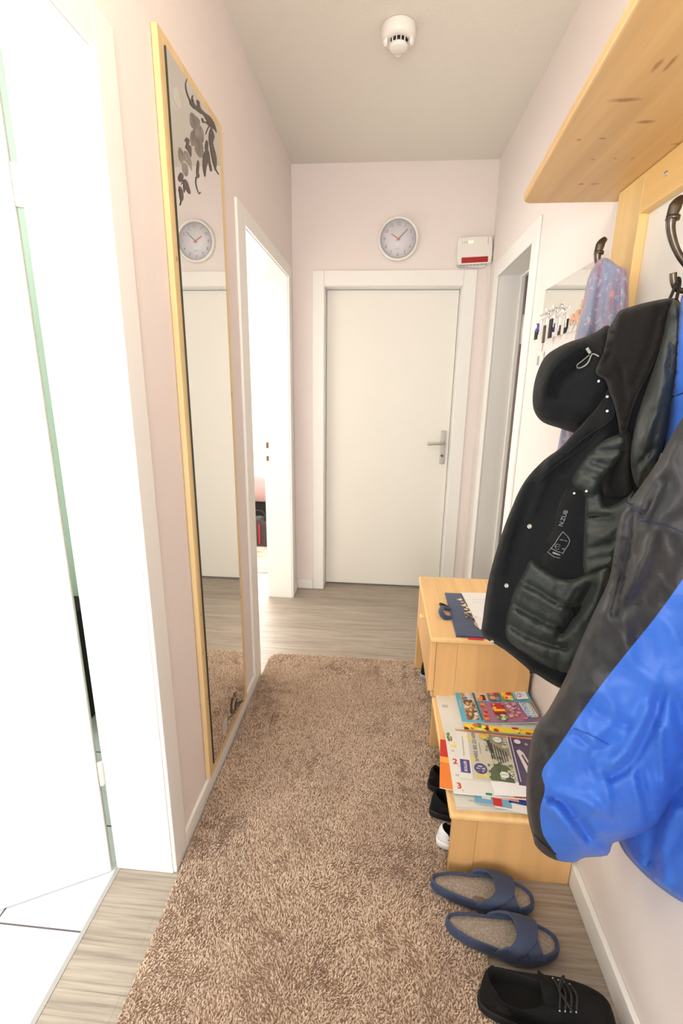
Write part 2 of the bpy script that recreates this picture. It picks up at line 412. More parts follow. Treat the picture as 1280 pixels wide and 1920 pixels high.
# --- near left door, ajar into the bathroom
d1 = door_root(1, (-0.08, 0.62, 0))
boxes('door_lining', [(-0.17, 0.001, 1.024, 1.039, 0, 1.999), (-0.17, 0.001, 0.186, 0.2, 0, 1.999), (-0.17, 0.001, 0.2, 1.024, 1.985, 1.999)], M['white'], d1, bevel=0.001)
boxes('door_casing', [(0, 0.012, 1.027, 1.103, 0, 2.062), (0, 0.012, 0.121, 0.197, 0, 2.062), (0, 0.012, 0.197, 1.027, 1.988, 2.062)], M['white'], d1, bevel=0.003)
dl = Vector((-0.879, -0.476, 0)); dn = Vector((-0.476, 0.879, 0)); h0 = Vector((-0.177, 1.007, 0.008))
vs = []
for z in (0, 1.972):
    for a in (0, 0.80):
        for b in (0, 0.04): vs.append(h0+dl*a+dn*b+Vector((0, 0, z)))
leaf = mesh_obj('door_leaf', vs, [(0, 1, 3, 2), (4, 6, 7, 5), (0, 4, 5, 1), (2, 3, 7, 6), (0, 2, 6, 4), (1, 5, 7, 3)], M['door'], d1)
md = leaf.modifiers.new('bevel', 'BEVEL'); md.width = 0.0025; md.segments = 2
for z in (1.725, 0.305):
    lathe('hinge', [(0, 0), (0.0075, 0), (0.008, 0.003), (0.008, 0.072), (0.0075, 0.076), (0, 0.076)], (-0.1765, 1.0205, z), (0, 0, 1), M['plastic'], d1, n=20)
# --- far left door opening (bedroom)
d2 = door_root(2, (-0.08, 2.46, 0))
boxes('door_lining', [(-0.16, 0.001, 2.9, 2.914, 0, 1.994), (-0.16, 0.001, 2.011, 2.026, 0, 1.994), (-0.16, 0.001, 2.026, 2.9, 1.98, 1.994)], M['white'], d2, bevel=0.001)
boxes('door_casing', [(0, 0.012, 2.903, 2.973, 0, 2.045), (0, 0.012, 1.917, 2.023, 0, 2.045), (0, 0.012, 2.023, 2.903, 1.983, 2.045)], M['white'], d2, bevel=0.003)
boxes('strike_plate', [(-0.146, -0.132, 2.897, 2.8995, 1.005, 1.04), (-0.146, -0.132, 2.897, 2.8995, 0.925, 0.955)], M['brown'], d2)
# bedroom door leaf, swung fully back against the wall
boxes('door_leaf', [(-0.99, -0.185, 1.885, 1.925, 0.008, 1.975)], M['door'], d2, bevel=0.002)
# --- right door, open into a dark side room
d3 = door_root(3, (W+.07, 2.53, 0))
boxes('door_lining', [(W-.001, 1.303, 2.83, 2.844, 0, 1.979), (W-.001, 1.303, 2.208, 2.222, 0, 1.979), (W-.001, 1.303, 2.222, 2.83, 1.965, 1.979)], M['white'], d3, bevel=0.001)
boxes('door_rebate', [(1.277, 1.299, 2.822, 2.8305, 0, 1.965), (1.277, 1.299, 2.222, 2.231, 0, 1.965), (1.277, 1.299, 2.231, 2.822, 1.956, 1.9655)], M['white'], d3, bevel=0.002)
boxes('door_casing', [(W-.012, W, 2.828, 2.92, 0, 2.04), (W-.012, W, 2.142, 2.219, 0, 2.04), (W-.012, W, 2.219, 2.828, 1.962, 2.04)], M['white'], d3, bevel=0.003)
lf3 = boxes('door_leaf', [(1.33, 2.09, 2.85, 2.89, 0.008, 1.955)], M['door'], d3, bevel=0.002)
boxes('edge_strip', [(1.313, 1.331, 2.847, 2.892, 0.008, 1.955)], M['brown'], lf3)
for z in (1.62, 0.27):
    lathe('hinge', [(0, 0), (0.010, 0), (0.010, 0.15), (0, 0.15)], (1.312, 2.832, z), (0, 0, 1), M['plastic'], d3, n=20)
# --- end door, closed
d4 = door_root(4, (0.6, D+.08, 0))
boxes('door_lining', [(0.181, 0.195, D-.001, D+.19, 0, 1.971), (1.008, 1.019, D-.001, D+.19, 0, 1.971), (0.195, 1.008, D-.001, D+.19, 1.958, 1.971)], M['white'], d4, bevel=0.001)
boxes('door_casing', [(0.12, 0.192, D-.012, D, 0, 2.046), (1.011, 1.086, D-.012, D, 0, 2.046), (0.192, 1.011, D-.012, D, 1.961, 2.046)], M['white'], d4, bevel=0.003)
boxes('door_leaf', [(0.197, 1.006, D+.088, D+.128, 0.012, 1.956)], M['door'], d4, bevel=0.004)
boxes('gap_shade', [(0.195, 1.008, D+.13, D+.19, 0.0, 0.012)], M['dark'], d4)  # dark block stands in for the shade in the gap under the leaf
bp = boxes('handle_plate', [(0.951, 0.985, D+.079, D+.088, 0.893, 1.112)], M['steel'], d4, bevel=0.003)
tube('door_handle', [(0.966, D+.080, 1.031), (0.966, D+.050, 1.031), (0.955, D+.036, 1.031), (0.92, D+.034, 1.030), (0.862, D+.035, 1.027)], [0.009, 0.009, 0.0085, 0.008, 0.0075], M['steel'], bp, n=14)
lathe('key_cylinder', [(0, 0), (0.0085, 0), (0.0085, 0.004), (0.0, 0.004)], (0.966, D+.0755, 0.948), (0, 1, 0), M['dark'], bp, n=20)
boxes('key_slot', [(0.9645, 0.9675, D+.0748, D+.0757, 0.932, 0.956)], M['chrome'], bp)

# --- bathroom behind the near left door
structure(boxes('floor', [(-2.0, -0.166, -0.7, 1.8, -0.03, 0)], M['tile']))
structure(boxes('wall_bathroom', [(-2.1, -2.0, -0.7, 1.9, 0, H), (-2.1, -0.15, 1.8, 1.9, 0, H), (-2.1, -0.15, -0.8, -0.7, 0, H)], M['sage']))
structure(boxes('ceiling', [(-2.1, -0.15, -0.8, 1.9, H, H+.1)], M['ceiling']))
tag(boxes('storage_box', [(-1.15, -0.62, 1.50, 1.78, 0.0, 0.5)], M['dark'], bevel=0.015), 'dark upright box glimpsed through the gap behind the ajar bathroom door', 'box')
# --- bedroom behind the far left door
M['bedfloor'] = plain('pale_laminate', (225, 220, 212), 0.35, var=0.04)
structure(boxes('floor', [(-3.0, -0.166, 1.9, 5.0, -0.03, 0)], M['bedfloor']))
structure(boxes('wall_bedroom', [(-3.1, -3.0, 1.8, 5.1, 0, H), (-3.1, -0.05, 5.0, 5.1, 0, H), (-0.15, -0.05, 3.3, 5.1, 0, H)], M['white']))
structure(boxes('ceiling', [(-3.1, -0.05, 1.9, 5.1, H, H+.1)], M['ceiling']))
bd = thing('bed', (-1.2, 4.45, 0), 'bed with dusty pink cover on a dark base, seen through the far left doorway', 'bed')
boxes('mattress', [(-2.1, -0.28, 4.05, 4.95, 0.36, 0.60)], M['bed'], bd, bevel=0.05, seg=4)
def bq(i, j):
    x = -2.14+1.9*i/30; y = 4.0+0.95*j/14
    z = 0.615+0.012*math.sin(x*17)+0.01*math.sin(y*23+x*5)
    if j == 0: z = 0.40+0.01*math.sin(x*30); y += 0.0
    if j == 1: z -= 0.015; y -= 0.035
    return (x, y, z)
V = [bq(i, j) for j in range(15) for i in range(31)]
cv = mesh_obj('bed_cover', V, [(j*31+i, j*31+i+1, (j+1)*31+i+1, (j+1)*31+i) for j in range(14) for i in range(30)], M['bed'], bd, smooth=True)
cv.modifiers.new('s', 'SOLIDIFY').thickness = 0.012
boxes('bed_base', [(-2.1, -0.28, 4.06, 4.95, 0.12, 0.36)], M['dark'], bd, bevel=0.01)
for x in (-2.05, -0.36):
    for y in (4.1, 4.86): boxes('leg', [(x, x+.05, y, y+.05, 0, 0.12)], M['dark'], bd)
rg = boxes('bedroom_rug', [(-1.9, -0.26, 3.30, 3.985, 0.0, 0.012)], plain('patterned_rug', (206, 180, 165), 0.95, bs=0.4, bscale=90, var=0.3, vscale=12), bevel=0.004)
tag(rg, 'pinkish beige rug on the bedroom floor in front of the bed', 'rug')
bg = thing('handbag', (-0.45, 3.92, 0.012), 'dark bag standing on the rug in front of the bed', 'bag')
prism('bag_body', [(-0.60, 0.014), (-0.36, 0.014), (-0.39, 0.20), (-0.46, 0.27), (-0.54, 0.26), (-0.60, 0.18)], 1, 3.86, 3.98, fabric('dark_bag', (48, 40, 40), .6, .4, 20), bg, bevel=0.02)
tube('bag_handle', [(-0.56, 3.90, 0.24), (-0.54, 3.90, 0.31), (-0.48, 3.90, 0.33), (-0.43, 3.90, 0.31), (-0.42, 3.90, 0.24)], 0.008, M['black'], bg)
boxes('bag_trim', [(-0.545, -0.535, 3.852, 3.86, 0.05, 0.2), (-0.47, -0.455, 3.852, 3.86, 0.04, 0.22)], M['red'], bg)
# --- side room behind the right door
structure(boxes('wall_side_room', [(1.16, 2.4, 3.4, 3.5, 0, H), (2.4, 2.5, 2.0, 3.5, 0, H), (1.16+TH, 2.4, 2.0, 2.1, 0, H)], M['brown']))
structure(boxes('floor', [(1.34, 2.4, 2.1, 3.4, -0.03, 0)], M['floor']))
structure(boxes('ceiling', [(W+.2, 2.5, 2.0, 3.5, H, H+.1)], M['ceiling']))

# --- ceiling lamp (just above the frame) that gives the warm light
lp = thing('ceiling_lamp', (0.40, 0.62, H), 'round opal glass ceiling lamp above the near end of the hall', 'lamp')
lathe('lamp_base', [(0, 0), (0.06, 0), (0.065, -0.02), (0.04, -0.03), (0, -0.03)], (0.40, 0.62, H), (0, 0, 1), M['steel'], lp)
mo, nt, p = newmat('opal_glass_lit'); p.inputs['Emission Color'].default_value = (1, 0.84, 0.62, 1); p.inputs['Emission Strength'].default_value = 9; p.inputs['Base Color'].default_value = (1, .95, .85, 1)
lathe('lamp_shade', [(0.045, -0.028), (0.12, -0.04), (0.15, -0.075), (0.12, -0.115), (0.06, -0.135), (0, -0.14)], (0.40, 0.62, H), (0, 0, 1), mo, lp)

# ================================================================== THE HALL'S THINGS
# ---- rug
RX0, RX1, RY0, RY1 = 0.018, 0.872, -0.15, 2.205
PANELS = ((.795, 1.097, 1.123), (.79, 1.597, 1.623), (.768, 2.138, 2.165))
def inrug(x, y):
    r = 0.06; cx = min(max(x, RX0+r), RX1-r); cyy = min(max(y, RY0+r), RY1-r)
    if math.hypot(x-cx, y-cyy) > r: return False
    for (px_, y0_, y1_) in PANELS:
        if x > px_ and y0_ < y < y1_: return False
    return RX0 + 0.004*math.sin(y*9) <= x <= RX1 + 0.004*math.sin(y*7) and y <= RY1+0.012*(x-.4)
ru = thing('rug', (0.4, 1.0, 0), 'long beige shaggy runner rug lying along the hall floor', 'rug')
n_, pr = 10, []
for (cx, cyy, a0) in ((RX1-.06, RY1-.06, 0), (RX0+.06, RY1-.06, 90), (RX0+.06, RY0+.06, 180), (RX1-.06, RY0+.06, 270)):
    for k in range(n_+1):
        a = math.radians(a0+90*k/n_); pr.append((cx+.056*math.cos(a), cyy+.056*math.sin(a)))
mrb = plain('rug_backing', (150, 120, 100), 0.95)
prism('rug_base', pr, 2, 0.0005, 0.007, mrb, ru)
mp_, nt, p = newmat('rug_pile')
v = coords(nt)
big = noise_tex(nt, v, 3.2, 4, 0.6, 0.8); fine = noise_tex(nt, v, 130, 2, 0.6)  # broad noise colours worn patches and paints in shading from pile direction
c = mix(nt, 0.5, ramp(nt, big, [(0.34, srgb(178, 153, 134)), (0.62, srgb(216, 193, 168))]), ramp(nt, fine, [(0.36, srgb(180, 152, 134)), (0.5, srgb(210, 186, 163)), (0.65, srgb(228, 208, 184))]))
nt.links.new(c, p.inputs['Base Color']); p.inputs['Roughness'].default_value = 0.9; p.inputs['Sheen Weight'].default_value = 0.3
vs = []; fs = []
rnd = random.random
cell = 0.0037
ny = int((RY1-RY0)/cell); nx = int((RX1-RX0)/cell)+2
for j in range(ny+2):
    y0 = RY0+j*cell
    cc = cell if y0 < 1.3 else cell*1.0
    for i in range(nx):
        x = RX0+(i+rnd())*cell-.002; y = y0+rnd()*cell
        if not inrug(x, y): continue
        a1 = noise.noise((x*5, y*5, 1.0))*2.6+noise.noise((x*30, y*30, 5.0))*2.2+rnd()*2.6; ln = 0.006+0.005*rnd()
        lean = 0.50+0.25*noise.noise((x*6+7, y*6, 3.0))+.35*rnd()
        dx = math.cos(a1)*lean*ln; dy = math.sin(a1)*lean*ln; hz = ln*math.sqrt(max(.1, 1-lean*lean))
        wa = rnd()*PI; wx = math.cos(wa)*0.0019; wy = math.sin(wa)*0.0019
        b = len(vs)
        vs += [(x-wx, y-wy, 0.006), (x+wx, y+wy, 0.006), (x+wx*.9+dx*.5, y+wy*.9+dy*.5, 0.006+hz*.65), (x-wx*.9+dx*.5, y-wy*.9+dy*.5, 0.006+hz*.65), (x+dx*1.2, y+dy*1.2, 0.006+hz)]
        fs += [(b, b+1, b+2, b+3), (b+3, b+2, b+4)]
pl = mesh_obj('rug_pile', vs, fs, mp_, ru); pl['kind'] = 'stuff'

# ---- tall mirror on the left wall
tm = thing('wall_mirror', (0.012, 1.5, 0.1), 'tall narrow mirror with flower print on a pine board, left wall', 'mirror')
MB0, MB1, MZ0, MZ1 = 1.302, 1.757, 0.0655, 2.191
KM = [(1.322, 1.70, .005, .010, .8), (1.315, 0.55, .005, .008, .6), (1.735, 1.35, .008, .012, .7), (1.735, 0.55, .008, .01, .7)]
M['pine_board'] = wood('pine_mirror_board', (232, 204, 150), (214, 176, 116), 2, 1.0, knots=KM, kplane='yz')
boxes('back_board', [(0.001, 0.017, MB0, MB1, MZ0, MZ1)], M['pine_board'], tm, bevel=0.002)
boxes('mirror_glass', [(0.017, 0.0212, 1.336, 1.712, 0.103, 2.163)], [M['mirror']], tm)
boxes('glass_edge', [(0.0171, 0.0216, 1.3335, 1.3362, 0.103, 2.163)], M['glass_edge'], tm)
for (yy, zz) in ((1.319, 0.685), (1.319, 0.38)):
    lathe('screw', [(0, 0.003), (0.004, 0.002), (0.005, 0)], (0.017, yy, zz), (1, 0, 0), M['steel'], tm, n=16)
mfl, nt, p = newmat('etched_flower_print'); p.inputs['Base Color'].default_value = srgb(98, 88, 84); p.inputs['Roughness'].default_value = 0.6
mfl2, nt, p = newmat('etched_petal_print'); p.inputs['Roughness'].default_value = 0.7
v = coords(nt); nt.links.new(ramp(nt, noise_tex(nt, v, 30, 3), [(0.3, srgb(120, 110, 106)), (0.7, srgb(165, 156, 150))]), p.inputs['Base Color']); p.inputs['Alpha'].default_value = 0.72
mfl3, nt, p = newmat('etched_white_print'); p.inputs['Base Color'].default_value = srgb(225, 222, 215); p.inputs['Roughness'].default_value = .6; p.inputs['Alpha'].default_value = 0.4
lay = [0.0216]
def mpoly(bm, pts, mi, cl=True):
    P = curve2(pts, True, 4) if cl else pts
    vv = [bm.verts.new(atx(a, b, 0.0212)*1.0) for a, b in P]
    for q in vv: q.co.x = lay[0]
    lay[0] += 0.00003
    f = bm.faces.new(vv); f.material_index = mi
def mline(bm, pts, w0, w1, mi=0):
    L = curve2(pts, False, 6); n = len(L); A = []; B = []
    for i, (a, b) in enumerate(L):
        t = i/(n-1); w = (w0+(w1-w0)*t)*(1 if 0 < i < n-1 else .2)
        dx = L[min(i+1, n-1)][0]-L[max(i-1, 0)][0]; dy = L[min(i+1, n-1)][1]-L[max(i-1, 0)][1]; l = math.hypot(dx, dy) or 1
        A.append((a-dy/l*w*.5, b+dx/l*w*.5)); B.append((a+dy/l*w*.5, b-dx/l*w*.5))
    mpoly(bm, A+B[::-1], mi, False)
bm = bmesh.new()
S = lambda x, y: (290+x*.2603, 60+y*.2604)      # crop units of the traced print
petals = [[(260, 580), (290, 600), (325, 640), (315, 690), (290, 700), (262, 680), (252, 630)], [(262, 720), (255, 770), (268, 820), (300, 810), (300, 750), (285, 715)],
          [(300, 800), (290, 850), (320, 900), (345, 900), (350, 840), (335, 790)], [(320, 670), (345, 700), (355, 760), (345, 800), (320, 780), (310, 720)], [(285, 690), (325, 700), (335, 760), (310, 800), (280, 780), (272, 730)],
          [(175, 830), (200, 860), (210, 910), (195, 950), (172, 900)], [(210, 860), (240, 870), (262, 930), (268, 1000), (245, 960), (215, 920)], [(200, 940), (235, 960), (240, 1020), (225, 1040), (200, 1000)],
          [(128, 430), (150, 380), (170, 440), (188, 530), (165, 540), (140, 500)]]
for q in petals[:-1]: mpoly(bm, [S(*a) for a in q], 1)
mpoly(bm, [S(*a) for a in petals[-1]], 2)
dark = [[(300, 490), (320, 500), (330, 545), (360, 580), (400, 610), (430, 660), (446, 725), (420, 690), (385, 660), (350, 600), (318, 580), (290, 550), (305, 530)],
        [(405, 690), (430, 750), (420, 800), (440, 880), (446, 940), (436, 1000), (420, 940), (405, 870), (392, 800), (390, 740)],
        [(370, 780), (385, 800), (380, 850), (362, 840)], [(355, 870), (385, 850), (398, 930), (375, 960), (362, 1045), (345, 960)], [(385, 880), (412, 990), (400, 1000), (390, 950)],
        [(230, 760), (250, 780), (245, 810), (262, 830), (262, 900), (248, 870), (235, 850), (222, 830), (228, 800), (216, 780)],
        [(185, 1012), (205, 1030), (200, 1070), (180, 1080), (168, 1050)], [(212, 1060), (235, 1080), (258, 1160), (240, 1160), (222, 1130), (212, 1160), (205, 1100)], [(175, 1110), (200, 1140), (205, 1200), (190, 1220), (178, 1180)],
        [(310, 925), (320, 950), (316, 1010), (322, 1040), (304, 1050), (300, 990)], [(250, 480), (268, 500), (300, 550), (285, 555), (255, 520)]]
for q in dark: mpoly(bm, [S(*a) for a in q], 0)
for q, a, b in (([(232, 335), (222, 380), (232, 440), (262, 510), (300, 555), (340, 590)], 1, 2.6), ([(275, 455), (270, 480), (290, 530), (330, 560)], 1.5, 2.5), ([(340, 620), (350, 650), (370, 650), (400, 680), (430, 700)], 2.5, 2),
                ([(365, 740), (385, 690), (410, 672), (432, 690)], 1, 2), ([(400, 800), (415, 900), (435, 980), (462, 1028)], 3, 1.2), ([(300, 1040), (295, 1080), (305, 1130), (320, 1165), (330, 1150)], 1.6, 1), ([(190, 1100), (215, 1060)], 1, 2), ([(182, 1250), (190, 1200), (172, 1130)], 2, 1)):
    mline(bm, [S(*c_) for c_ in q], a, b)
for (cx, cyy, n_) in ((300, 730, 12), (222, 915, 9)):
    for k in range(n_):
        a = k*2.4; r = 14+26*((k*7) % 5)/5
        mline(bm, [S(cx, cyy), S(cx+r*.6*math.cos(a), cyy+r*1.3*math.sin(a))], .5, .9, 2)
# small print near the foot of the mirror
T = lambda x, y: (380+x*.125, 1240+y*.125)
mpoly(bm, [T(*a) for a in [(445, 545), (425, 640), (420, 760), (450, 795), (480, 760), (495, 690), (470, 740), (445, 720), (440, 640), (455, 560)]], 0)
mpoly(bm, [T(*a) for a in [(490, 620), (510, 600), (530, 640), (500, 720), (485, 740)]], 0)
mpoly(bm, [T(*a) for a in [(540, 610), (615, 580), (560, 640), (520, 690)]], 0)
mline(bm, [T(*a) for a in [(455, 600), (478, 470), (490, 540)]], 1.2, 1.5)
mline(bm, [T(*a) for a in [(505, 660), (515, 540)]], 1.5, 1.2)
mline(bm, [T(*a) for a in [(450, 800), (380, 870), (345, 960)]], 1.2, .8)
mpoly(bm, [T(*a) for a in [(330, 850), (360, 880), (350, 1100), (300, 1100), (290, 950)]], 2)
bm_obj('flower_print', bm, [mfl, mfl2, mfl3], tm)

# ---- smoke detector
sd = thing('smoke_detector', (0.577, 2.045, H), 'round white smoke detector with dark vents on the ceiling', 'smoke detector')
O = (0.577, 2.045, H)
lathe('detector_base', [(0, 0), (0.058, 0), (0.06, -0.006), (0.060, -0.028), (0.058, -0.036), (0.052, -0.041), (0.040, -0.043), (0.034, -0.043)], O, (0, 0, 1), M['plastic'], sd)
lathe('sensor_chamber', [(0.030, -0.042), (0.030, -0.054), (0.0, -0.054)], O, (0, 0, 1), M['dark'], sd)
for k in range(14):
    a = 2*PI*k/14
    if k % 7 == 6: continue
    m4 = Matrix.Translation((O[0]+.0335*math.cos(a), O[1]+.0335*math.sin(a), H-.049)) @ Matrix.Rotation(a, 4, 'Z')
    bm = bmesh.new(); bmesh.ops.create_cube(bm, size=1, matrix=m4 @ Matrix.Diagonal((0.0035, 0.0030, 0.014, 1))); bm_obj('vent_rib', bm, M['plastic'], sd)
lathe('detector_cap', [(0.029, -0.053), (0.034, -0.055), (0.033, -0.062), (0.026, -0.066), (0, -0.067)], O, (0, 0, 1), M['plastic'], sd)
for a0 in (-0.25, PI+.25, PI/2):
    m4 = Matrix.Translation((O[0]+.047*math.cos(a0), O[1]+.047*math.sin(a0), H-.049)) @ Matrix.Rotation(a0, 4, 'Z')
    bm = bmesh.new(); bmesh.ops.create_uvsphere(bm, u_segments=16, v_segments=10, radius=1, matrix=m4 @ Matrix.Diagonal((0.009, 0.016, 0.012, 1))); bm_obj('lug', bm, M['plastic'], sd, smooth=True)

# ---- wall clock
CX, CZ, R = 0.622, 2.207, 0.117
ck = thing('wall_clock', (CX, D, CZ), 'round white wall clock with red hour hand above the end door', 'clock')
lathe('clock_case', [(0, 0.001), (R-.006, 0.001), (R, 0.008), (R, 0.024), (R-.004, 0.032), (R-.010, 0.033), (R-.014, 0.028), (R-.015, 0.018)], (CX, D, CZ), (0, -1, 0), M['plastic'], ck, n=72)
face = lathe('clock_face', [(0, 0.016), (R-.013, 0.016), (R-.013, 0.013), (0, .013)], (CX, D, CZ), (0, -1, 0), plain('clock_face_white', (226, 224, 232), 0.5), ck, n=72)
bm = bmesh.new()
def flat(bm, vs_, fs_, fn, mi=0):
    q = [bm.verts.new(fn(v_)) for v_ in vs_]
    for f_ in fs_:
        try: bm.faces.new([q[i] for i in f_]).material_index = mi
        except ValueError: pass
for k in range(12):
    n_ = k if k else 12; a = 2*PI*k/12; tx, tz = CX+0.080*math.sin(a), CZ+0.080*math.cos(a)
    vs_, fs_ = text_mesh(str(n_), 0.026); flat(bm, vs_, fs_, lambda v_: (tx+v_.x*.9, D-.0163, tz+v_.y))
for k in range(60):
    a = 2*PI*k/60; r1 = 0.0985; r2 = r1-(0.006 if k % 5 == 0 else 0.003); w_ = .0009
    s_, c_ = math.sin(a), math.cos(a)
    q = [bm.verts.new((CX+s_*r+c_*w, D-.0163, CZ+c_*r-s_*w)) for r, w in ((r1, -w_), (r1, w_), (r2, w_), (r2, -w_))]; bm.faces.new(q)
vs_, fs_ = text_mesh('QUARTZ', 0.007); flat(bm, vs_, fs_, lambda v_: (CX+v_.x, D-.0163, CZ-.05+v_.y))
bm_obj('numerals', bm, plain('clock_grey', (128, 122, 126), 0.6), face)
def hand(name, ang, L, w, tail, off, mat):
    s_, c_ = math.sin(ang), math.cos(ang); vv = []
    for yy in (0.0, 0.0012):
        for (r, ww) in ((-tail, -w*.7), (-tail, w*.7), (L, w*.5), (L, -w*.5)): vv.append((CX+s_*r+c_*ww, D-off-yy, CZ+c_*r-s_*ww))
    return mesh_obj(name, vv, [(0, 1, 2, 3), (7, 6, 5, 4), (0, 4, 5, 1), (1, 5, 6, 2), (2, 6, 7, 3), (3, 7, 4, 0)], mat, ck)
o = hand('minute_hand', math.radians(46), 0.074, 0.0038, 0.012, 0.0185, plain('grey_hand', (110, 104, 104), .5))
o = hand('hour_hand', math.radians(-57), 0.048, 0.0045, 0.012, 0.0208, plain('orange_red_hand', (214, 92, 62), .5)); o['label'] = 'orange red hour hand'
mg, nt, p = newmat('clock_glass'); p.inputs['Base Color'].default_value = (1, 1, 1, 1); p.inputs['Roughness'].default_value = 0.03; p.inputs['Alpha'].default_value = 0.07; p.inputs['Specular IOR Level'].default_value = 1
lathe('clock_glass', [(0, 0.0262), (R-.0145, 0.0262), (R-.0145, 0.0244), (0, 0.0244)], (CX, D, CZ), (0, -1, 0), mg, ck, n=64)

# ---- white router box with the red bar
rt = thing('wifi_router', (1.055, D, 2.07), 'white wall-mounted router box with a red bar in the corner right of the clock', 'router')
tilt = Matrix.Translation((1.058, D-.02, 2.142)) @ Matrix.Rotation(math.radians(-2.5), 4, 'Y')
def tr(o):
    o.data.transform(tilt); return o
pts = [(-.093, -.072), (.095, -.072), (.1, -.03), (.098, .03), (.092, .068), (0, .073), (-.09, .07), (-.097, .03), (-.098, -.03)]
tr(prism('router_body', pts, 1, -.018, .016, M['plastic'], rt, bevel=0.008))
o = tr(boxes('red_bar', [(-.074, .074, -.0205, -.017, -.066, -.037)], M['red'], rt, bevel=.001)); o['label'] = 'red bar'
tr(boxes('indicator_light', [(-.036+0.013*0, -.030, -.0192, -.017, .036, .047), (-.024, -.012, -.0192, -.017, .036, .047)], M['led'], rt))
for b_ in ((-.072, -.069, .036, .045), (-.060, -.057, .036, .045), (-.048, -.045, .036, .045), (.07, .073, .025, .060)):
    tr(boxes('indicator_mark', [(b_[0], b_[1], -.0192, -.017, b_[2], b_[3])], M['plastic_grey'], rt))
tr(boxes('vent_slot', [(-.080+.02*k, -.072+.02*k, -.006, .012, -.0727, -.0712) for k in range(8)], M['plastic_grey'], rt))
tube('router_cable', [(1.13, D-.012, 2.078), (1.132, D-.012, 2.06), (1.10, D-.010, 2.052), (1.02, D-.008, 2.056), (0.975, D-.007, 2.060), (0.97, D-.01, 2.075)], 0.0016, M['plastic_grey'], rt)
tube('router_cable', [(1.125, D-.014, 2.078), (1.14, D-.012, 2.04), (1.146, D-.008, 2.0), (1.146, D-.006, 1.6), (1.146, D-.006, .07)], 0.0014, M['plastic'], rt)

# ================================================================== RIGHT WALL: coat rack
cr = thing('coat_rack', (W, 0.8, 0.9), 'pine wall coat rack with hat shelf, upright boards and a white back panel', 'coat rack')
boxes('back_panel', [(W-.006, W-.0005, 0.30, 1.462, 0.95, 1.858)], M['white'], cr)
PF = W-.028
for (a, b) in ((1.276, 1.402), (0.925, 1.05), (0.55, 0.675)):
    boxes('upright', [(PF, W-.006, a, b, 0.95, 1.859)], M['pine'], cr, bevel=.002)
for (a, b) in ((1.051, 1.275), (0.676, 0.924), (0.32, 0.549)):
    boxes('rail', [(PF, W-.006, a, b, 1.775, 1.859)], M['pine_rail'], cr, bevel=.002)
sh = prism('hat_shelf', [(W-.001, 1.469), (0.935, 1.469), (0.921, 1.462), (0.915, 1.448), (0.867, 0.771), (0.825, 0.15), (W-.001, 0.15)], 2, 1.860, 1.882, M['pine_shelf'], cr, bevel=0.006)
for (yy, zz) in ((1.185, 1.82), (1.08, 1.82)):
    lathe('screw', [(0, .003), (.004, .0025), (.0055, 0)], (PF, yy, zz), (-1, 0, 0), M['steel'], cr, n=16)
def hook(y, zb=1.63, dx=0.0, up=0.0):
    lathe('hook_plate', [(0, .006), (.010, .006), (.013, .003), (.014, 0)], (PF, y, zb), (-1, 0, 0), M['iron'], cr, n=24)
    h = tube('coat_hook', [(PF, y, zb), (PF-.028, y, zb+.006), (PF-.056+dx, y, zb+.034), (PF-.074+dx, y, zb+.072), (PF-.072+dx, y, zb+.104), (PF-.062+dx, y, zb+.118)],
             [.007, .0062, .006, .0075, .0105, .006], M['iron'], cr, n=14)
    tube('hook_collar', [(PF-.073+dx, y, zb+.083), (PF-.0725+dx, y, zb+.090)], .0112, M['iron'], h, n=16, sm=1)
    tube('lower_hook', [(PF, y, zb-.035+up), (PF-.022, y, zb-.057+up), (PF-.042, y, zb-.058+up), (PF-.052, y, zb-.046+up), (PF-.056, y, zb-.030+up)], [.006, .005, .005, .0055, .0062], M['iron'], cr, n=12)
hook(1.335, 1.622, .018, .03); hook(0.985, 1.592, 0, .028); hook(0.61, 1.6)

# ---- key board mirror
kb = thing('key_mirror', (W, 1.72, 1.65), 'small frameless mirror strip with key hooks on the right wall beside the coat rack', 'mirror')
boxes('mirror_glass', [(W-.006, W-.001, 1.467, 1.986, 1.562, 1.742)], M['mirror'], kb, bevel=.0008)
for yy in (1.93, 1.86, 1.79):
    lathe('key_hook_base', [(0, .005), (.008, .004), (.010, 0)], (W-.006, yy, 1.655), (-1, 0, 0), M['chrome'], kb, n=20)
    tube('key_hook', [(W-.009, yy, 1.655), (W-.022, yy, 1.645), (W-.030, yy, 1.648), (W-.032, yy, 1.660)], .003, M['chrome'], kb, n=8)
def keys(name, y, label, items, group=None):
    t = thing(name, (W-.02, y, 1.65), label, 'keys', group)
    tube('key_ring', [(W-.020+.0*math.cos(a), y+.012*math.sin(a), 1.640+.012*math.cos(a)) for a in [k*PI/6 for k in range(13)]], .0012, M['chrome'], t, n=6, sm=2)
    for k, (dy, dz, w, h, m_, nm) in enumerate(items):
        boxes(nm, [(W-.030-.004*k, W-.026-.004*k+.001, y+dy-w/2, y+dy+w/2, 1.628+dz-h, 1.628+dz)], m_, t, bevel=.0015)
    return t
M['blue_charm'] = plain('blue_charm', (35, 50, 150), .4)
keys('key_bunch', 1.93, 'keys with black car fob and blue and white charm on the leftmost mirror hook',
     [(0, 0, .012, .05, M['chrome'], 'key'), (.022, -.03, .030, .035, M['black'], 'car_fob'), (.005, -.01, .022, .03, M['blue_charm'], 'charm'), (.004, -.014, .010, .014, M['plastic'], 'charm_bead')])
keys('key_bunch', 1.86, 'keys with dark brown leather fob on the middle mirror hook', [(0, 0, .014, .045, M['chrome'], 'key'), (-.002, -.025, 0.020, .06, plain('brown_leather', (84, 66, 58), .6), 'key_fob')])
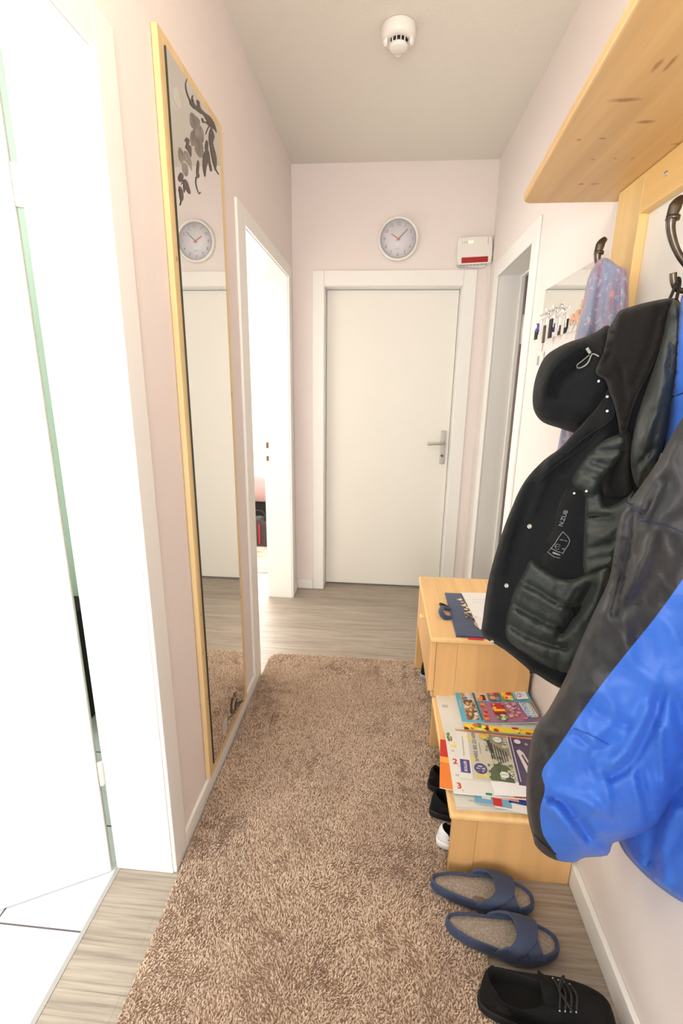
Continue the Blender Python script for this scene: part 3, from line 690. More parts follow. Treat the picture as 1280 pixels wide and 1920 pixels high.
keys('key_bunch', 1.79, 'keys in a flat black case on the rightmost mirror hook', [(0, 0, .012, .04, M['chrome'], 'key'), (0.004, -.012, .030, .062, M['black'], 'key_case')])
ht = thing('thermometer', (W, 1.945, 1.45), 'small white digital thermometer hanging on the wall under the keys', 'thermometer')
boxes('thermometer_body', [(W-.014, W-.001, 1.925, 1.972, 1.435, 1.52)], M['plastic'], ht, bevel=.004)
boxes('display', [(W-.0150, W-.0138, 1.936, 1.961, 1.470, 1.505)], M['plastic_grey'], ht)
tube('hanging_cord', [(W-.006, 1.949, 1.52), (W-.004, 1.949, 1.535), (W-.003, 1.949, 1.55)], .001, M['brown'], ht, n=6)
fl = thing('flower_hanger', (W-.01, 1.62, 1.58), 'peach artificial flowers with a white ribbon on the mirror beside the scarf', 'artificial flowers')
M['peach'] = plain('peach_petals', (232, 190, 160), .8, var=.2, vscale=60)
for k, (yy, zz) in enumerate(((1.60, 1.60), (1.565, 1.625), (1.58, 1.585), (1.64, 1.595), (1.55, 1.59))):
    bm = bmesh.new()
    for j in range(6):
        a = j*PI/3; m4 = Matrix.Translation((W-.018, yy+.010*math.cos(a), zz+.010*math.sin(a))) @ Matrix.Rotation(a, 4, 'X') @ Matrix.Diagonal((.005, .010, .006, 1))
        bmesh.ops.create_uvsphere(bm, u_segments=10, v_segments=6, radius=1, matrix=m4)
    bm_obj('flower', bm, M['peach'], fl, smooth=True)
tube('ribbon', [(W-.012, 1.61, 1.60), (W-.013, 1.66, 1.585), (W-.013, 1.685, 1.56), (W-.012, 1.69, 1.54)], .0022, M['paper'], fl, n=6)

# ================================================================== shoe bench
BX0, BX1 = 0.768, W-.017
bn = thing('shoe_bench', (0.96, 1.6, 0), 'beech shoe bench with a low seat and a raised cabinet end, along the right wall', 'bench')
boxes('top_board', [(BX0, BX1, 1.58, 2.165, 0.478, 0.500)], M['beech'], bn, bevel=.007, seg=3)
boxes('seat_board', [(0.790, BX1, 1.076, 1.598, 0.220, 0.242)], M['beech'], bn, bevel=.008, seg=3)
boxes('lower_shelf', [(0.790, BX1, 1.622, 2.139, 0.220, 0.242)], M['beech'], bn, bevel=.002)
boxes('end_panel', [(0.773, .873, 2.141, 2.162, 0.0075, 0.478), (.873, BX1, 2.141, 2.162, 0, .478)], M['beech_v'], bn, bevel=.002)
boxes('middle_panel', [(0.7955, .873, 1.600, 1.620, 0.0075, 0.478), (.873, BX1, 1.600, 1.620, 0, .478)], M['beech_v'], bn, bevel=.002)
boxes('near_panel', [(0.803, .873, 1.100, 1.120, 0.0075, 0.220), (.873, BX1, 1.100, 1.120, 0, .220)], M['beech_v'], bn, bevel=.002)
fp = boxes('flap_door', [(0.772, 0.7952, 1.599, 2.139, 0.262, 0.476)], M['beech_v'], bn, bevel=.003)
lathe('door_knob', [(0, .020), (.010, .018), (.012, .012), (.007, .006), (.007, 0)], (0.772, 1.86, 0.44), (-1, 0, 0), M['pine'], fp, n=24)
boxes('stretcher', [(1.11, 1.128, 1.121, 1.599, 0.05, 0.14)], M['beech_v'], bn)

# ---- shoes
def outline(L, Wd, kind, n=48):
    pts = []
    for k in range(n):
        t = 2*PI*k/n; c = math.cos(t); s = math.sin(t)
        u = (c+1)/2
        if kind == 'slip': w = 0.80+0.20*math.sin(PI*(u*1.2-.35)) - 0.16*math.exp(-((u-.42)/.16)**2)*(1 if s > 0 else .35)
        else: w = 0.80+0.20*math.sin(PI*(u*1.15-.3)) - 0.10*math.exp(-((u-.42)/.18)**2)
        x = L*(u); y = Wd/2*w*math.copysign(abs(s)**(.78 if kind == 'slip' else (.5 if c > 0 else .66)), s) + 0.006*math.sin(PI*u)
        pts.append((x, y))
    return pts
def ringloft(name, rings, mats, parent, M4, midx=None, close0=True, close1=True, smooth=True):
    n = len(rings[0]); V = [M4 @ Vector(p) for r in rings for p in r]; Fs = []; mi = []
    for i in range(len(rings)-1):
        for k in range(n): Fs.append((i*n+k, i*n+(k+1) % n, (i+1)*n+(k+1) % n, (i+1)*n+k)); mi.append(midx[i] if midx else 0)
    if close0: Fs.append(tuple(range(n))[::-1]); mi.append(midx[0] if midx else 0)
    if close1: Fs.append(tuple((len(rings)-1)*n+k for k in range(n))); mi.append(midx[-1] if midx else 0)
    o = mesh_obj(name, V, Fs, mats, parent, smooth=smooth, midx=mi)
    bm = bmesh.new(); bm.from_mesh(o.data); bmesh.ops.recalc_face_normals(bm, faces=bm.faces); bm.to_mesh(o.data); bm.free(); return o
def inset(o, L, k, sh=0.0):
    cx = L/2; f = k-(1-k)*1.2 if k > .9 else k*.85; return [((x-cx)*k+cx+sh, y*f) for x, y in o]
M['slip'] = fabric('navy_foam', (54, 66, 94), 0.7, 0.1, 40, sheen=.1, weave=.05)
mfb, nt, p = newmat('textured_footbed'); v = coords(nt); ck_ = N(nt, 'ShaderNodeTexVoronoi'); ck_.inputs['Scale'].default_value = 160; nt.links.new(v, ck_.inputs['Vector'])
nt.links.new(ramp(nt, ck_.outputs['Distance'], [(0.1, srgb(178, 166, 152)), (0.6, srgb(150, 138, 126))]), p.inputs['Base Color']); p.inputs['Roughness'].default_value = .8; bump(nt, p, ck_.outputs['Distance'], .6, .001)
def slipper(heel, toe, Wd, label, sd=1):
    hx, hy = heel; dx, dy = toe[0]-hx, toe[1]-hy; L = math.hypot(dx, dy); ang = math.atan2(dy, dx)
    t = thing('slipper', (hx, hy, 0.0), label, 'slipper', 'pair of navy slippers')
    M4 = Matrix.Translation((hx, hy, 0.014)) @ Matrix.Rotation(ang, 4, 'Z') @ Matrix.Rotation(0.022, 4, 'Y')
    o = [(x, y*sd) for x, y in outline(L, Wd, 'slip')]
    if sd < 0: o = o[::-1]
    def zc(x): return 0.004*(x/L-.5)**2*4+0.006*max(0, 1-x/L*2.5)
    R = lambda k, z, sh=0: [(x, y, z+zc(x)) for x, y in inset(o, L, k, sh)]
    sole = ringloft('sole', [R(.93, 0), R(.97, .002), R(1.0, .012), R(1.0, .026), R(.985, .033), R(.962, .036), R(.935, .033), R(.925, .022)], M['slip'], t, M4, close1=True)
    fb = ringloft('footbed', [R(.93, .0265), R(.92, .0285), R(.6, .0285), R(.2, .0285)], mfb, t, M4)
    def edge(u, side):
        best = min((abs(x-u*L), abs(y)) for x, y in o if y*side*sd >= 0); return best[1]
    def strap(u0, u1, h, tilt):
        V = []; ns, nb = 26, 6
        for i in range(ns+1):
            s = i/ns; a_, b_ = u0(s), u1(s)
            for j in range(nb+1):
                u = a_+(b_-a_)*j/nb; e0, e1 = edge(u, -1), edge(u, 1); ang_ = PI*s
                y = (-(e0) if s < .5 else e1)*abs(math.cos(ang_))**.75*.985
                arch = h*math.sin(ang_)**.55*(1-tilt*(u-.55)); V.append(M4 @ Vector((u*L, y*sd, 0.020+arch)))
        Fs = [(i*(nb+1)+j, i*(nb+1)+j+1, (i+1)*(nb+1)+j+1, (i+1)*(nb+1)+j) for i in range(ns) for j in range(nb)]
        b = mesh_obj('strap', V, Fs, M['slip'], t, smooth=True); so = b.modifiers.new('s', 'SOLIDIFY'); so.thickness = .0055; so.offset = 0
        bv = b.modifiers.new('b', 'BEVEL'); bv.width = .0015; bv.segments = 2; bv.limit_method = 'ANGLE'
    if sd < 0: fl_ = lambda s: 1-s
    else: fl_ = lambda s: s
    strap(lambda s: .42-.06*fl_(s)+.22*math.sin(PI*s), lambda s: .58+.15*fl_(s)+.15*math.sin(PI*s), .044, .55)
    strap(lambda s: .72-.06*fl_(s)-.04*math.sin(PI*s), lambda s: .86-.02*fl_(s)-.06*math.sin(PI*s), .0415, .75)
    return t
slipper((0.744, 1.037), (1.022, 1.017), .105, 'navy slipper with beige footbed right in front of the bench end')
slipper((0.772, 0.937), (1.052, 0.914), .105, 'navy slipper with beige footbed between the other slipper and the black shoes', -1)

M['shoe'] = plain('black_nubuck', (21, 21, 21), .9, bs=.15, bscale=300, spec=.25); M['shoe_in'] = plain('shoe_lining', (18, 18, 19), .9); M['shoe_sole'] = plain('black_outsole', (34, 34, 36), .7, spec=.3)
def shoe(heel, toe, Wd, label, col=None, lace=True, z0=.012, sol=None, group=None, name='lace_up_shoe', h=.085):
    hx, hy = heel; dx, dy = toe[0]-hx, toe[1]-hy; L = math.hypot(dx, dy); ang = math.atan2(dy, dx)
    t = thing(name, (hx, hy, 0.0), label, 'shoe', group); M4 = Matrix.Translation((hx, hy, z0)) @ Matrix.Rotation(ang, 4, 'Z')
    col = col or M['shoe']; o = outline(L, Wd, 'shoe', 56)
    R = lambda k, z: [(x, y, z) for x, y in inset(o, L, k)]
    ringloft('outsole', [R(.95, 0), R(.99, .003), R(1.0, .012), R(.995, .024), R(.97, .026)], sol or M['shoe_sole'], t, M4)
    n = len(o); op = []
    for k in range(n):
        a = 2*PI*k/n; u = .30+.25*math.cos(a); w = .30*math.copysign(abs(math.sin(a))**.9, math.sin(a))*(1-.22*math.cos(a)); op.append((L*u, Wd*w, h-.020*math.sin(PI*min(1, max(0, (u-.05)/.5)))**1.0+(.006 if u < .12 else 0)))
    rings = []
    for j in range(11):
        s = j/10; rr = []
        for (x, y), q in zip(o, op):
            front = max(0, min(1, (x/L-.55)/.45)); k = s**(1.35+.9*front); X = (x-L/2)*.975+L/2; X = X+(q[0]-X)*k; Y = y*.96; Y = Y+(q[1]-Y)*k
            Z = .022+(q[2]-.022)*(math.sin(s*PI/2)**(.75-.25*front)); rr.append((X, Y, Z))
        rings.append(rr)
    top = rings[-1]; c = (.30*L, 0)
    ins = lambda k, dz: [((x-c[0])*k+c[0], y*k, z+dz) for x, y, z in top]
    rings += [ins(.985, .003), ins(.95, .002), ins(.93, -.006), [(x, y*.95, .04) for x, y, z in ins(.98, 0)], [(x, y, .030) for x, y, z in ins(.75, 0)], [(x, y, .030) for x, y, z in ins(.1, 0)]]
    mi = [0]*10+[0, 0, 1, 1, 1, 1]
    ringloft('upper', rings, [col, M['shoe_in']], t, M4, midx=mi)
    if lace:
        def surf(u):
            lo, hi = 0.0, 1.0
            for _ in range(24):
                m_ = (lo+hi)/2; X = L*.9875+(L*.55-L*.9875)*m_**2.25
                if X > L*u: lo = m_
                else: hi = m_
            return .022+(h-.020*math.sin(PI)-.022)*math.sin(lo*PI/2)**.5
        V = []
        for i in range(9):
            for j in range(5):
                u = .44+.13*i/8; w_ = (j/4-.5); V.append(M4 @ Vector((L*u, w_*Wd*(.50-.18*i/8), h+.014-.016*(i/8)-.010*abs(w_)*2+.001)))
        tg = mesh_obj('tongue', V, [(i*5+j, i*5+j+1, (i+1)*5+j+1, (i+1)*5+j) for i in range(8) for j in range(4)], col, t, smooth=True); tg.modifiers.new('s', 'SOLIDIFY').thickness = .005
        for i in range(4):
            u = .57+.040*i; zz = surf(u)+.001; w = Wd*(.23-.012*i)
            tube('lace', [M4 @ Vector((L*(u-.008), -w, zz-.006)), M4 @ Vector((L*(u+.012), 0, zz+.003)), M4 @ Vector((L*(u-.008), w, zz-.006))], .0030, M['black'], t, n=8)
            for s_ in (-1, 1): lathe('eyelet', [(0, .0010), (.0014, .0010), (.0020, .0003), (.0022, -.002)], M4 @ Vector((L*(u-.01), s_*w*1.12, zz-.006)), (0, s_*.45, 1), M['steel'], t, n=10)
        for s_ in (-1, 1): tube('lace_bow', [M4 @ Vector((L*.575, 0, surf(.575)+.004)), M4 @ Vector((L*.60, s_*.018, surf(.6)+.010)), M4 @ Vector((L*.64, s_*.032, surf(.64)+.004)), M4 @ Vector((L*.62, s_*.020, surf(.62)+.006)), M4 @ Vector((L*.578, 0, surf(.578)+.005))], .0024, M['black'], t, n=8)
    return t
shoe((0.828, 0.790), (1.118, 0.764), .115, 'black nubuck lace-up shoe next to the slippers, whole shoe visible', group='pair of black lace-up shoes', h=.088)
shoe((0.862, 0.668), (1.12, 0.648), .112, 'black nubuck lace-up shoe cut off by the bottom of the picture', group='pair of black lace-up shoes', h=.088)
shoe((0.768, 1.392), (1.045, 1.396), .10, 'black shoe under the seat, the farther one of two whose heels stick out', group='black shoes under the bench seat', lace=False, name='shoe', h=.075, z0=.016)
shoe((0.764, 1.286), (1.045, 1.286), .10, 'black shoe under the seat, next to the white shoe', group='black shoes under the bench seat', lace=False, name='shoe', h=.080, z0=.016)
shoe((0.775, 1.180), (1.05, 1.176), .095, 'white shoe under the bench seat behind its near panel', col=plain('white_canvas', (236, 236, 238), .7), sol=M['plastic'], lace=False, name='shoe', h=.06, z0=.016)
shoe((0.79, 2.05), (1.07, 2.05), .10, 'dark shoe with a grey sole edge under the raised far end of the bench', sol=plain('grey_sole', (150, 155, 160), .5), lace=False, name='shoe', h=.08, z0=.0165)

# ================================================================== papers on the bench
class Sheet:
    """a leaflet lying at (x, y, z), u to the right and v away from the camera, curling by c"""
    def __init__(s, x, y, z, w, h, rot, curl=0.0, lift=0.0, t=0.002):
        s.x, s.y, s.z, s.w, s.h, s.r, s.c, s.l, s.t = x, y, z, w, h, math.radians(rot), curl, lift, t; s.ph = random.uniform(0, 6)
    def P(s, u, v, d=0.0):
        a = u*s.w; b = v*s.h; z = s.z+s.t+d+s.l*u*u
        return Vector((s.x+a*math.cos(s.r)-b*math.sin(s.r), s.y+a*math.sin(s.r)+b*math.cos(s.r), z))
    def body(s, mat, parent=None, name='paper_sheets', nu=14, nv=6):
        V = [s.P(i/nu, j/nv) for j in range(nv+1) for i in range(nu+1)]; m_ = len(V); V += [v-Vector((0, 0, s.t)) for v in V]; w = nu+1
        Fs = [(j*w+i, j*w+i+1, (j+1)*w+i+1, (j+1)*w+i) for j in range(nv) for i in range(nu)]; Fs += [tuple(m_+k for k in f[::-1]) for f in Fs]
        rim = [i for i in range(w)]+[j*w+nu for j in range(1, nv+1)]+[nv*w+i for i in range(nu-1, -1, -1)]+[j*w for j in range(nv-1, 0, -1)]
        for a, b in zip(rim, rim[1:]+rim[:1]): Fs.append((a, a+m_, b+m_, b))
        return mesh_obj(name, V, Fs, mat, parent)
PC = {}
def pc(r, g, b):
    k = (r, g, b)
    if k not in PC: PC[k] = plain('print_ink_%d_%d_%d' % k, k, 0.6)
    return PC[k]
class Print:
    def __init__(s, sh): s.sh = sh; s.V = []; s.F = []; s.mi = []; s.mats = []; s.lv = 0.0006
    def m(s, c):
        mt = pc(*c)
        if mt not in s.mats: s.mats.append(mt)
        return s.mats.index(mt)
    def rect(s, u0, v0, u1, v1, c, sk=0):
        n = max(1, int(abs(u1-u0)*14)); b = len(s.V); mi = s.m(c)
        for i in range(n+1):
            u = u0+(u1-u0)*i/n; s.V += [s.sh.P(u, v0, s.lv), s.sh.P(u+sk, v1, s.lv)]
        for i in range(n): s.F.append((b+2*i, b+2*i+2, b+2*i+3, b+2*i+1)); s.mi.append(mi)
        s.lv += .00004
    def poly(s, pts, c):
        b = len(s.V); s.V += [s.sh.P(u, v, s.lv) for u, v in pts]; s.F.append(tuple(range(b, b+len(pts)))); s.mi.append(s.m(c)); s.lv += .00004
    def disc(s, u, v, ru, rv, c, n=18): s.poly([(u+ru*math.cos(2*PI*k/n), v+rv*math.sin(2*PI*k/n)) for k in range(n)], c)
    def blobs(s, u0, v0, u1, v1, cols, n, r=.03, seed=1):
        rr = random.Random(seed)
        for k in range(n):
            a = rr.uniform(u0, u1); b = rr.uniform(v0, v1); m_ = rr.randint(5, 8); r_ = r*rr.uniform(.4, 1); ph = rr.uniform(0, 6)
            s.poly([(min(max(a+r_*s.sh.h/s.sh.w*rr.uniform(.6, 1.1)*math.cos(ph+2*PI*q/m_), u0), u1), min(max(b+r_*rr.uniform(.6, 1.1)*math.sin(ph+2*PI*q/m_), v0), v1)) for q in range(m_)], rr.choice(cols))
    def text(s, t, u, v, size, c, rot=0, bold=0.0, sx=1):
        vs_, fs_ = text_mesh(t, 1.0, bold); b = len(s.V); mi = s.m(c); a = math.radians(rot); ca, sa = math.cos(a), math.sin(a)
        for q in vs_:
            x = q.x*size*sx; y = q.y*size; s.V.append(s.sh.P(u+(x*ca-y*sa)/s.sh.w, v+(x*sa+y*ca)/s.sh.h, s.lv))
        for f in fs_: s.F.append(tuple(b+i for i in f)); s.mi.append(mi)
        s.lv += .00004
    def build(s, parent, name='print'):
        return mesh_obj(name, s.V, s.F, s.mats, parent, midx=s.mi)
GR = 'advertising leaflets on the bench seat'
ZS = 0.2425
def leaflet(name, label, sh, mat, draw, cat='leaflet'):
    t = thing(name, (sh.x, sh.y, sh.z), label, cat, GR); s_ = sh.body(mat, t); p_ = Print(sh); draw(p_)
    if p_.F: p_.build(s_, 'printed_page')
    return t
wh = (238, 236, 228); redc = (206, 44, 40); yel = (246, 224, 70); blu = (40, 60, 140); org = (238, 140, 60); grn = (80, 140, 90); blk = (50, 46, 48)
paperw = plain('leaflet_paper', (232, 230, 222), .65)
# far stack, from the bottom up
leaflet('leaflet', 'plain cream sheet at the bottom of the far stack, against the bench edge', Sheet(.812, 1.40, ZS, .30, .235, 2, 0.0, 0, .0012), paperw, lambda p: p.rect(.05, .55, .12, .62, (200, 198, 190)))
def dA(p):
    p.disc(.10, .90, .045, .055, redc); p.disc(.10, .90, .032, .04, (240, 200, 196)); p.disc(.10, .90, .018, .022, redc); p.rect(.2, .86, .42, .875, (190, 188, 182)); p.text('JUNI', .12, .70, .012, (120, 110, 110))
leaflet('leaflet', 'white leaflet with a small red round seal in its far left corner', Sheet(.850, 1.415, ZS+.0015, .30, .268, -2, .001, 0, .004), paperw, dA)
leaflet('leaflet', 'bright yellow sheet with its far edge showing behind the turquoise leaflet', Sheet(.945, 1.45, ZS+.0078, .19, .235, -3, .001, 0, .001), pc(*yel), lambda p: p.rect(.05, .86, .35, .90, grn))
def dB(p): p.rect(0, .94, 1, 1, redc); p.rect(.45, .86, .98, .935, blu)
leaflet('leaflet', 'white leaflet with red and blue edge, far right behind the turquoise leaflet', Sheet(1.005, 1.46, ZS+.0100, .13, .226, -8, .001, 0, .001), paperw, dB)
def dC(p):
    p.rect(0, 0, .5, 1, (214, 206, 190)); p.rect(0, .72, .25, .86, redc); p.text('5.99', .13, .79, .016, wh, 0, .01); p.blobs(0, .1, .3, .7, [(170, 96, 80), (210, 150, 120), (120, 70, 60), redc, grn], 26, .07, 3)
    p.rect(0, 0, 1, .13, yel); p.blobs(0, 0, 1, .14, [(70, 50, 50), redc, yel, (250, 236, 120), grn, (230, 120, 60)], 40, .06, 4); p.disc(.84, .08, .09, .045, (250, 214, 60)); p.text('0.50', .96, .06, .014, wh, 0, .01)
leaflet('leaflet', 'colourful supermarket leaflet with yellow lower border under the turquoise one', Sheet(.880, 1.402, ZS+.0125, .262, .21, -1.5, .001, 0, .003), paperw, dC)
tq = (104, 186, 214); ml = (172, 118, 150)
def dD(p):
    p.rect(0, 0, 1, 1, tq)
    p.rect(.07, .06, .235, .93, (206, 190, 180)); p.blobs(.075, .07, .23, .92, [(150, 110, 80), (226, 214, 206), (120, 86, 70), (190, 150, 96), (176, 206, 226), (236, 226, 216)], 60, .09, 5)
    for (a, b) in ((.13, .55), (.15, .36), (.13, .22)): p.disc(a, b, .035, .075, (150, 104, 66)); p.disc(a, b, .022, .05, (214, 184, 140))
    p.poly([(.235, .93), (.255, .93), (.275, .06), (.255, .06)], (84, 100, 76)); p.rect(.285, 0, 1, .60, ml)
    p.rect(.27, .64, .43, .93, (222, 190, 180)); p.rect(.34, .66, .40, .84, (84, 52, 44)); p.blobs(.28, .65, .36, .8, [org, redc, yel], 8, .07, 6)
    p.rect(.45, .64, .60, .93, (96, 100, 116)); p.rect(.46, .70, .53, .80, (226, 170, 150)); p.rect(.46, .83, .52, .91, (226, 120, 90)); p.rect(.54, .83, .59, .91, redc); p.rect(.53, .66, .585, .78, (150, 150, 150)); p.rect(.465, .655, .52, .69, redc)
    p.rect(.62, .64, .77, .93, (120, 176, 84)); p.blobs(.63, .65, .765, .92, [(246, 206, 60), (250, 226, 110), (236, 130, 60), redc], 26, .08, 7); p.rect(.70, .66, .735, .80, (236, 226, 180))
    p.rect(.815, .66, .965, .93, (226, 224, 240)); p.rect(.82, .668, .96, .922, (240, 238, 246))
    bl = (64, 96, 160)
    p.poly([(.945, .80), (.865, .90), (.865, .885), (.925, .80), (.865, .715), (.865, .70)], bl); p.poly([(.925, .80), (.855, .885), (.85, .86), (.90, .80), (.85, .74), (.855, .715)], (120, 150, 200)); p.rect(.872, .745, .880, .855, bl)
    p.text('ALDI', .838, .79, .010, bl, -90, .012)
    p.rect(.79, .66, .805, .92, (150, 206, 226)); p.text('Preis der Woche', .797, .79, .006, wh, -90)
    p.blobs(.30, .04, .36, .56, [org, redc, (236, 160, 120)], 16, .06, 8); p.rect(.44, .22, .60, .55, (190, 60, 56)); p.blobs(.44, .25, .60, .55, [(236, 196, 90), (230, 220, 200), (160, 40, 44), redc], 24, .06, 9); p.rect(.455, .30, .595, .36, (244, 214, 70)); p.rect(.455, .20, .595, .26, (140, 30, 34))
    p.blobs(.45, .03, .62, .2, [(220, 214, 190), grn, (150, 160, 90), (206, 120, 110)], 16, .06, 10); p.blobs(.62, .1, .78, .55, [(206, 160, 190), (190, 140, 170), org, (220, 190, 206), ml], 24, .06, 11)
    p.poly([(.80, .52), (.83, .55), (.88, .54), (.95, .50), (.975, .10), (.95, .06), (.84, .10), (.82, .30)], (206, 214, 232))
    p.text('FRISCHE', .915, .30, .026, (120, 180, 90), -90, .02); p.text('QUALITÄT', .862, .30, .022, (90, 150, 206), -90, .02); p.poly([(.975, .55), (.982, .55), (.995, .15), (.988, .15)], (190, 220, 110))
    p.disc(.80, .06, .028, .04, (206, 90, 110)); p.text('1.49', .80, .06, .009, wh)
    p.text('AB MONTAG', .03, .5, .007, wh, 90)
leaflet('leaflet', 'turquoise and mauve supermarket leaflet with triangular logo, on top of the far stack', Sheet(.878, 1.437, ZS+.0165, .268, .178, .5, .001, .020, .002), paperw, dD)
# near stack
def dE(p):
    p.rect(0, 0, 1, .28, (222, 220, 212)); p.rect(.10, .30, .55, .62, (236, 150, 70)); p.rect(.22, .32, .36, .55, (70, 56, 50)); p.text('15,9', .12, .62, .020, redc, 0, .02); p.text('Für Ihre gute Laune', .25, .12, .009, (90, 86, 84))
leaflet('newspaper', 'folded grey newspaper at the bottom of the near stack, largest sheet', Sheet(.808, 1.093, ZS, .30, .20, 1.5, .001, 0, .008), M['newsprint'], dE, 'newspaper')
def dF(p):
    p.rect(0, 0, 1, 1, (60, 52, 52)); p.blobs(.1, .1, .9, .9, [(150, 70, 60), (90, 80, 76), (200, 190, 180)], 16, .12, 12); p.text('2.99', .3, .55, .02, wh, 0, .02)
leaflet('leaflet', 'dark leaflet peeping out of the near stack above the grey newspaper', Sheet(.868, 1.123, ZS+.0105, .17, .12, -2, .001, 0, .002), paperw, dF)
def dG(p): p.rect(0, 0, 1, 1, (120, 170, 200)); p.rect(.5, 0, .75, 1, redc); p.rect(.2, .3, .45, .8, wh)
leaflet('leaflet', 'light blue and red strip of a leaflet at the near edge of the near stack', Sheet(.862, 1.108, ZS+.0130, .10, .06, -6, .001, 0, .001), paperw, dG)
def dH(p): p.rect(.3, .3, .7, .5, blu); p.text('Coupon', .6, .75, .012, redc, 0, .01)
leaflet('leaflet', 'crumpled white coupon slip at the near edge, right of the light blue strip', Sheet(.915, 1.098, ZS+.0130, .13, .09, -10, .001, 0, .001), paperw, dH)
def dO(p):
    p.rect(0, 0, 1, 1, (238, 132, 52)); p.rect(0, .62, 1, 1, (206, 50, 42)); p.rect(0, .5, 1, .62, (244, 170, 70)); p.text('BIS ZU', .14, .78, .012, wh, 84, .02); p.text('WOHLFÜHLEN SPAREN', .22, .30, .008, (170, 70, 30), 84)
leaflet('leaflet', 'orange and red leaflet sticking out over the front edge of the seat', Sheet(.768, 1.148, ZS+.0140, .22, .20, -7, .001, 0, .002), paperw, dO)
def dN(p):
    for k, (n_, v) in enumerate((('1', .86), ('2', .47), ('3', .10))): p.text(n_, .062, v, .030, redc, 0, .02); p.text(',', .09, v-.04, .02, redc)
    p.blobs(.015, .80, .05, .98, [grn, (150, 180, 110)], 6, .05, 13); p.rect(.05, .72, .10, .76, yel); p.text('St.', .06, .65, .010, (110, 110, 110)); p.text('kg', .06, .26, .010, (110, 110, 110)); p.rect(.30, .005, .36, .035, (40, 140, 100))
    p.text('Ganz', .62, .03, .020, redc, 0, .02)
leaflet('leaflet', 'white price leaflet with red numbers 1, 2 and 3 down its left side', Sheet(.806, 1.130, ZS+.0172, .30, .252, -1.0, .001, 0, .003), paperw, dN)
def dR(p):
    p.rect(0, 0, .64, 1, (206, 202, 184)); p.rect(0, 0, .14, 1, (232, 230, 222)); p.rect(.64, .0, 1, 1, (92, 78, 108)); p.rect(0, .975, 1, 1, (230, 140, 90))
    p.rect(.015, .10, .125, .36, (84, 74, 140)); p.text('ROLLER', .075, .23, .012, wh, 90, .02, 1.0); p.text('Riesen-Auswahl jetzt sparen', .07, .65, .0075, (120, 116, 110), 90)
    p.disc(.245, .22, .075, .105, (84, 78, 130)); p.disc(.245, .22, .05, .07, (206, 202, 190)); p.text('40', .245, .22, .034, (84, 78, 130), 90, .03); p.text('SPARE BIS ZU 60%', .215, .67, .0165, (84, 78, 120), 90, .01)
    for (a, b) in ((.17, .39), (.16, .85), (.22, .07), (.30, .09)): p.disc(a, b, .03, .045, (232, 206, 110))
    p.text('auf Gartenmöbel', .27, .64, .007, (130, 124, 110), 90)
    p.poly([(.34, .02), (.60, .02), (.62, .20), (.55, .34), (.44, .36), (.36, .24)], (92, 108, 76)); p.poly([(.36, .98), (.62, .98), (.62, .52), (.50, .60), (.42, .78)], (150, 148, 122))
    p.blobs(.33, .05, .62, .97, [(170, 166, 140), (120, 124, 100), (196, 190, 166), (90, 96, 76)], 46, .055, 14)
    for k in range(7): p.poly([(.40+.028*k, .30+.02*k), (.413+.028*k, .30+.02*k), (.393+.03*k, .80-.03*k), (.380+.03*k, .80-.03*k)], (60, 62, 62))
    p.poly([(.36, .82), (.40, .84), (.42, .56), (.39, .54)], (62, 64, 64)); p.disc(.42, .38, .04, .05, (196, 190, 166)); p.disc(.33, .90, .05, .06, (216, 190, 84)); p.disc(.38, .93, .03, .04, (206, 176, 80))
    p.disc(.50, .86, .05, .06, (236, 236, 230)); p.text('50%', .50, .86, .012, (120, 120, 110), 0); p.disc(.50, .14, .05, .06, (240, 240, 236)); p.text('60%', .50, .14, .012, (120, 120, 110), 0)
    p.text('-150', .60, .83, .020, wh, 84, .01); p.text('-60', .60, .12, .024, wh, 84, .01)
    p.disc(.74, .87, .04, .05, (230, 228, 236)); p.text('*', .84, .80, .03, wh); p.poly([(.70, .66), (.74, .70), (.78, .64), (.86, .20), (.82, .14), (.76, .20)], (226, 226, 232)); p.poly([(.745, .58), (.765, .60), (.82, .32), (.80, .28)], (120, 70, 60)); p.rect(.66, .05, .67, .95, (220, 216, 226))
leaflet('leaflet', 'furniture leaflet with garden photo, figure 40 and dark violet side, top of near stack', Sheet(.832, 1.184, ZS+.0215, .262, .205, -4.6, .001, .002, .002), paperw, dR)
leaflet('envelope', 'blank white folded envelope corner in front of the garden leaflet', Sheet(.920, 1.128, ZS+.0240, .13, .050, 2, .001, 0, .001), plain('bright_white_paper', (244, 243, 243), .6), lambda p: p.rect(.0, .93, .2, .95, (225, 225, 225)), 'envelope')

# navy cloth bag, red tag, white sheet on the raised top
bg = thing('cloth_bag', (0.86, 1.6, 0.5), 'flat navy cloth bag with gold ornament print on the raised bench top', 'bag')
bs_ = Sheet(.862, 1.592, .5005, .265, .374, -.8, .0, 0, .007)
bb_ = bs_.body(M['navy'], bg, 'bag_body', 16, 14)
pr_ = Print(bs_); gold = (196, 176, 140); gd2 = (120, 96, 90); gd3 = (226, 212, 180)
pr_.poly([(.33, .86), (.17, .80), (.26, .76), (.20, .70), (.29, .62), (.26, .56), (.34, .50), (.28, .40), (.40, .34), (.38, .24), (.52, .14), (.8, .10), (.8, .86)], gd2)
pr_.blobs(.21, .34, .46, .85, [gold, gd2, gd3, (150, 120, 96), (70, 58, 70)], 90, .035, 21)
for k, (c_) in enumerate((gold, gd2, gd3, gd2, gold, (60, 50, 60))): pr_.disc(.47, .235, .17-.025*k, .12-.018*k, c_, 28)
for (a, b) in ((.18, .80), (.22, .66), (.27, .5), (.32, .38)): pr_.poly([(a-.03, b), (a+.02, b+.02), (a+.05, b+.05), (a+.06, b), (a+.04, b-.03)], gd3)
pr_.build(bb_, 'ornament_print')
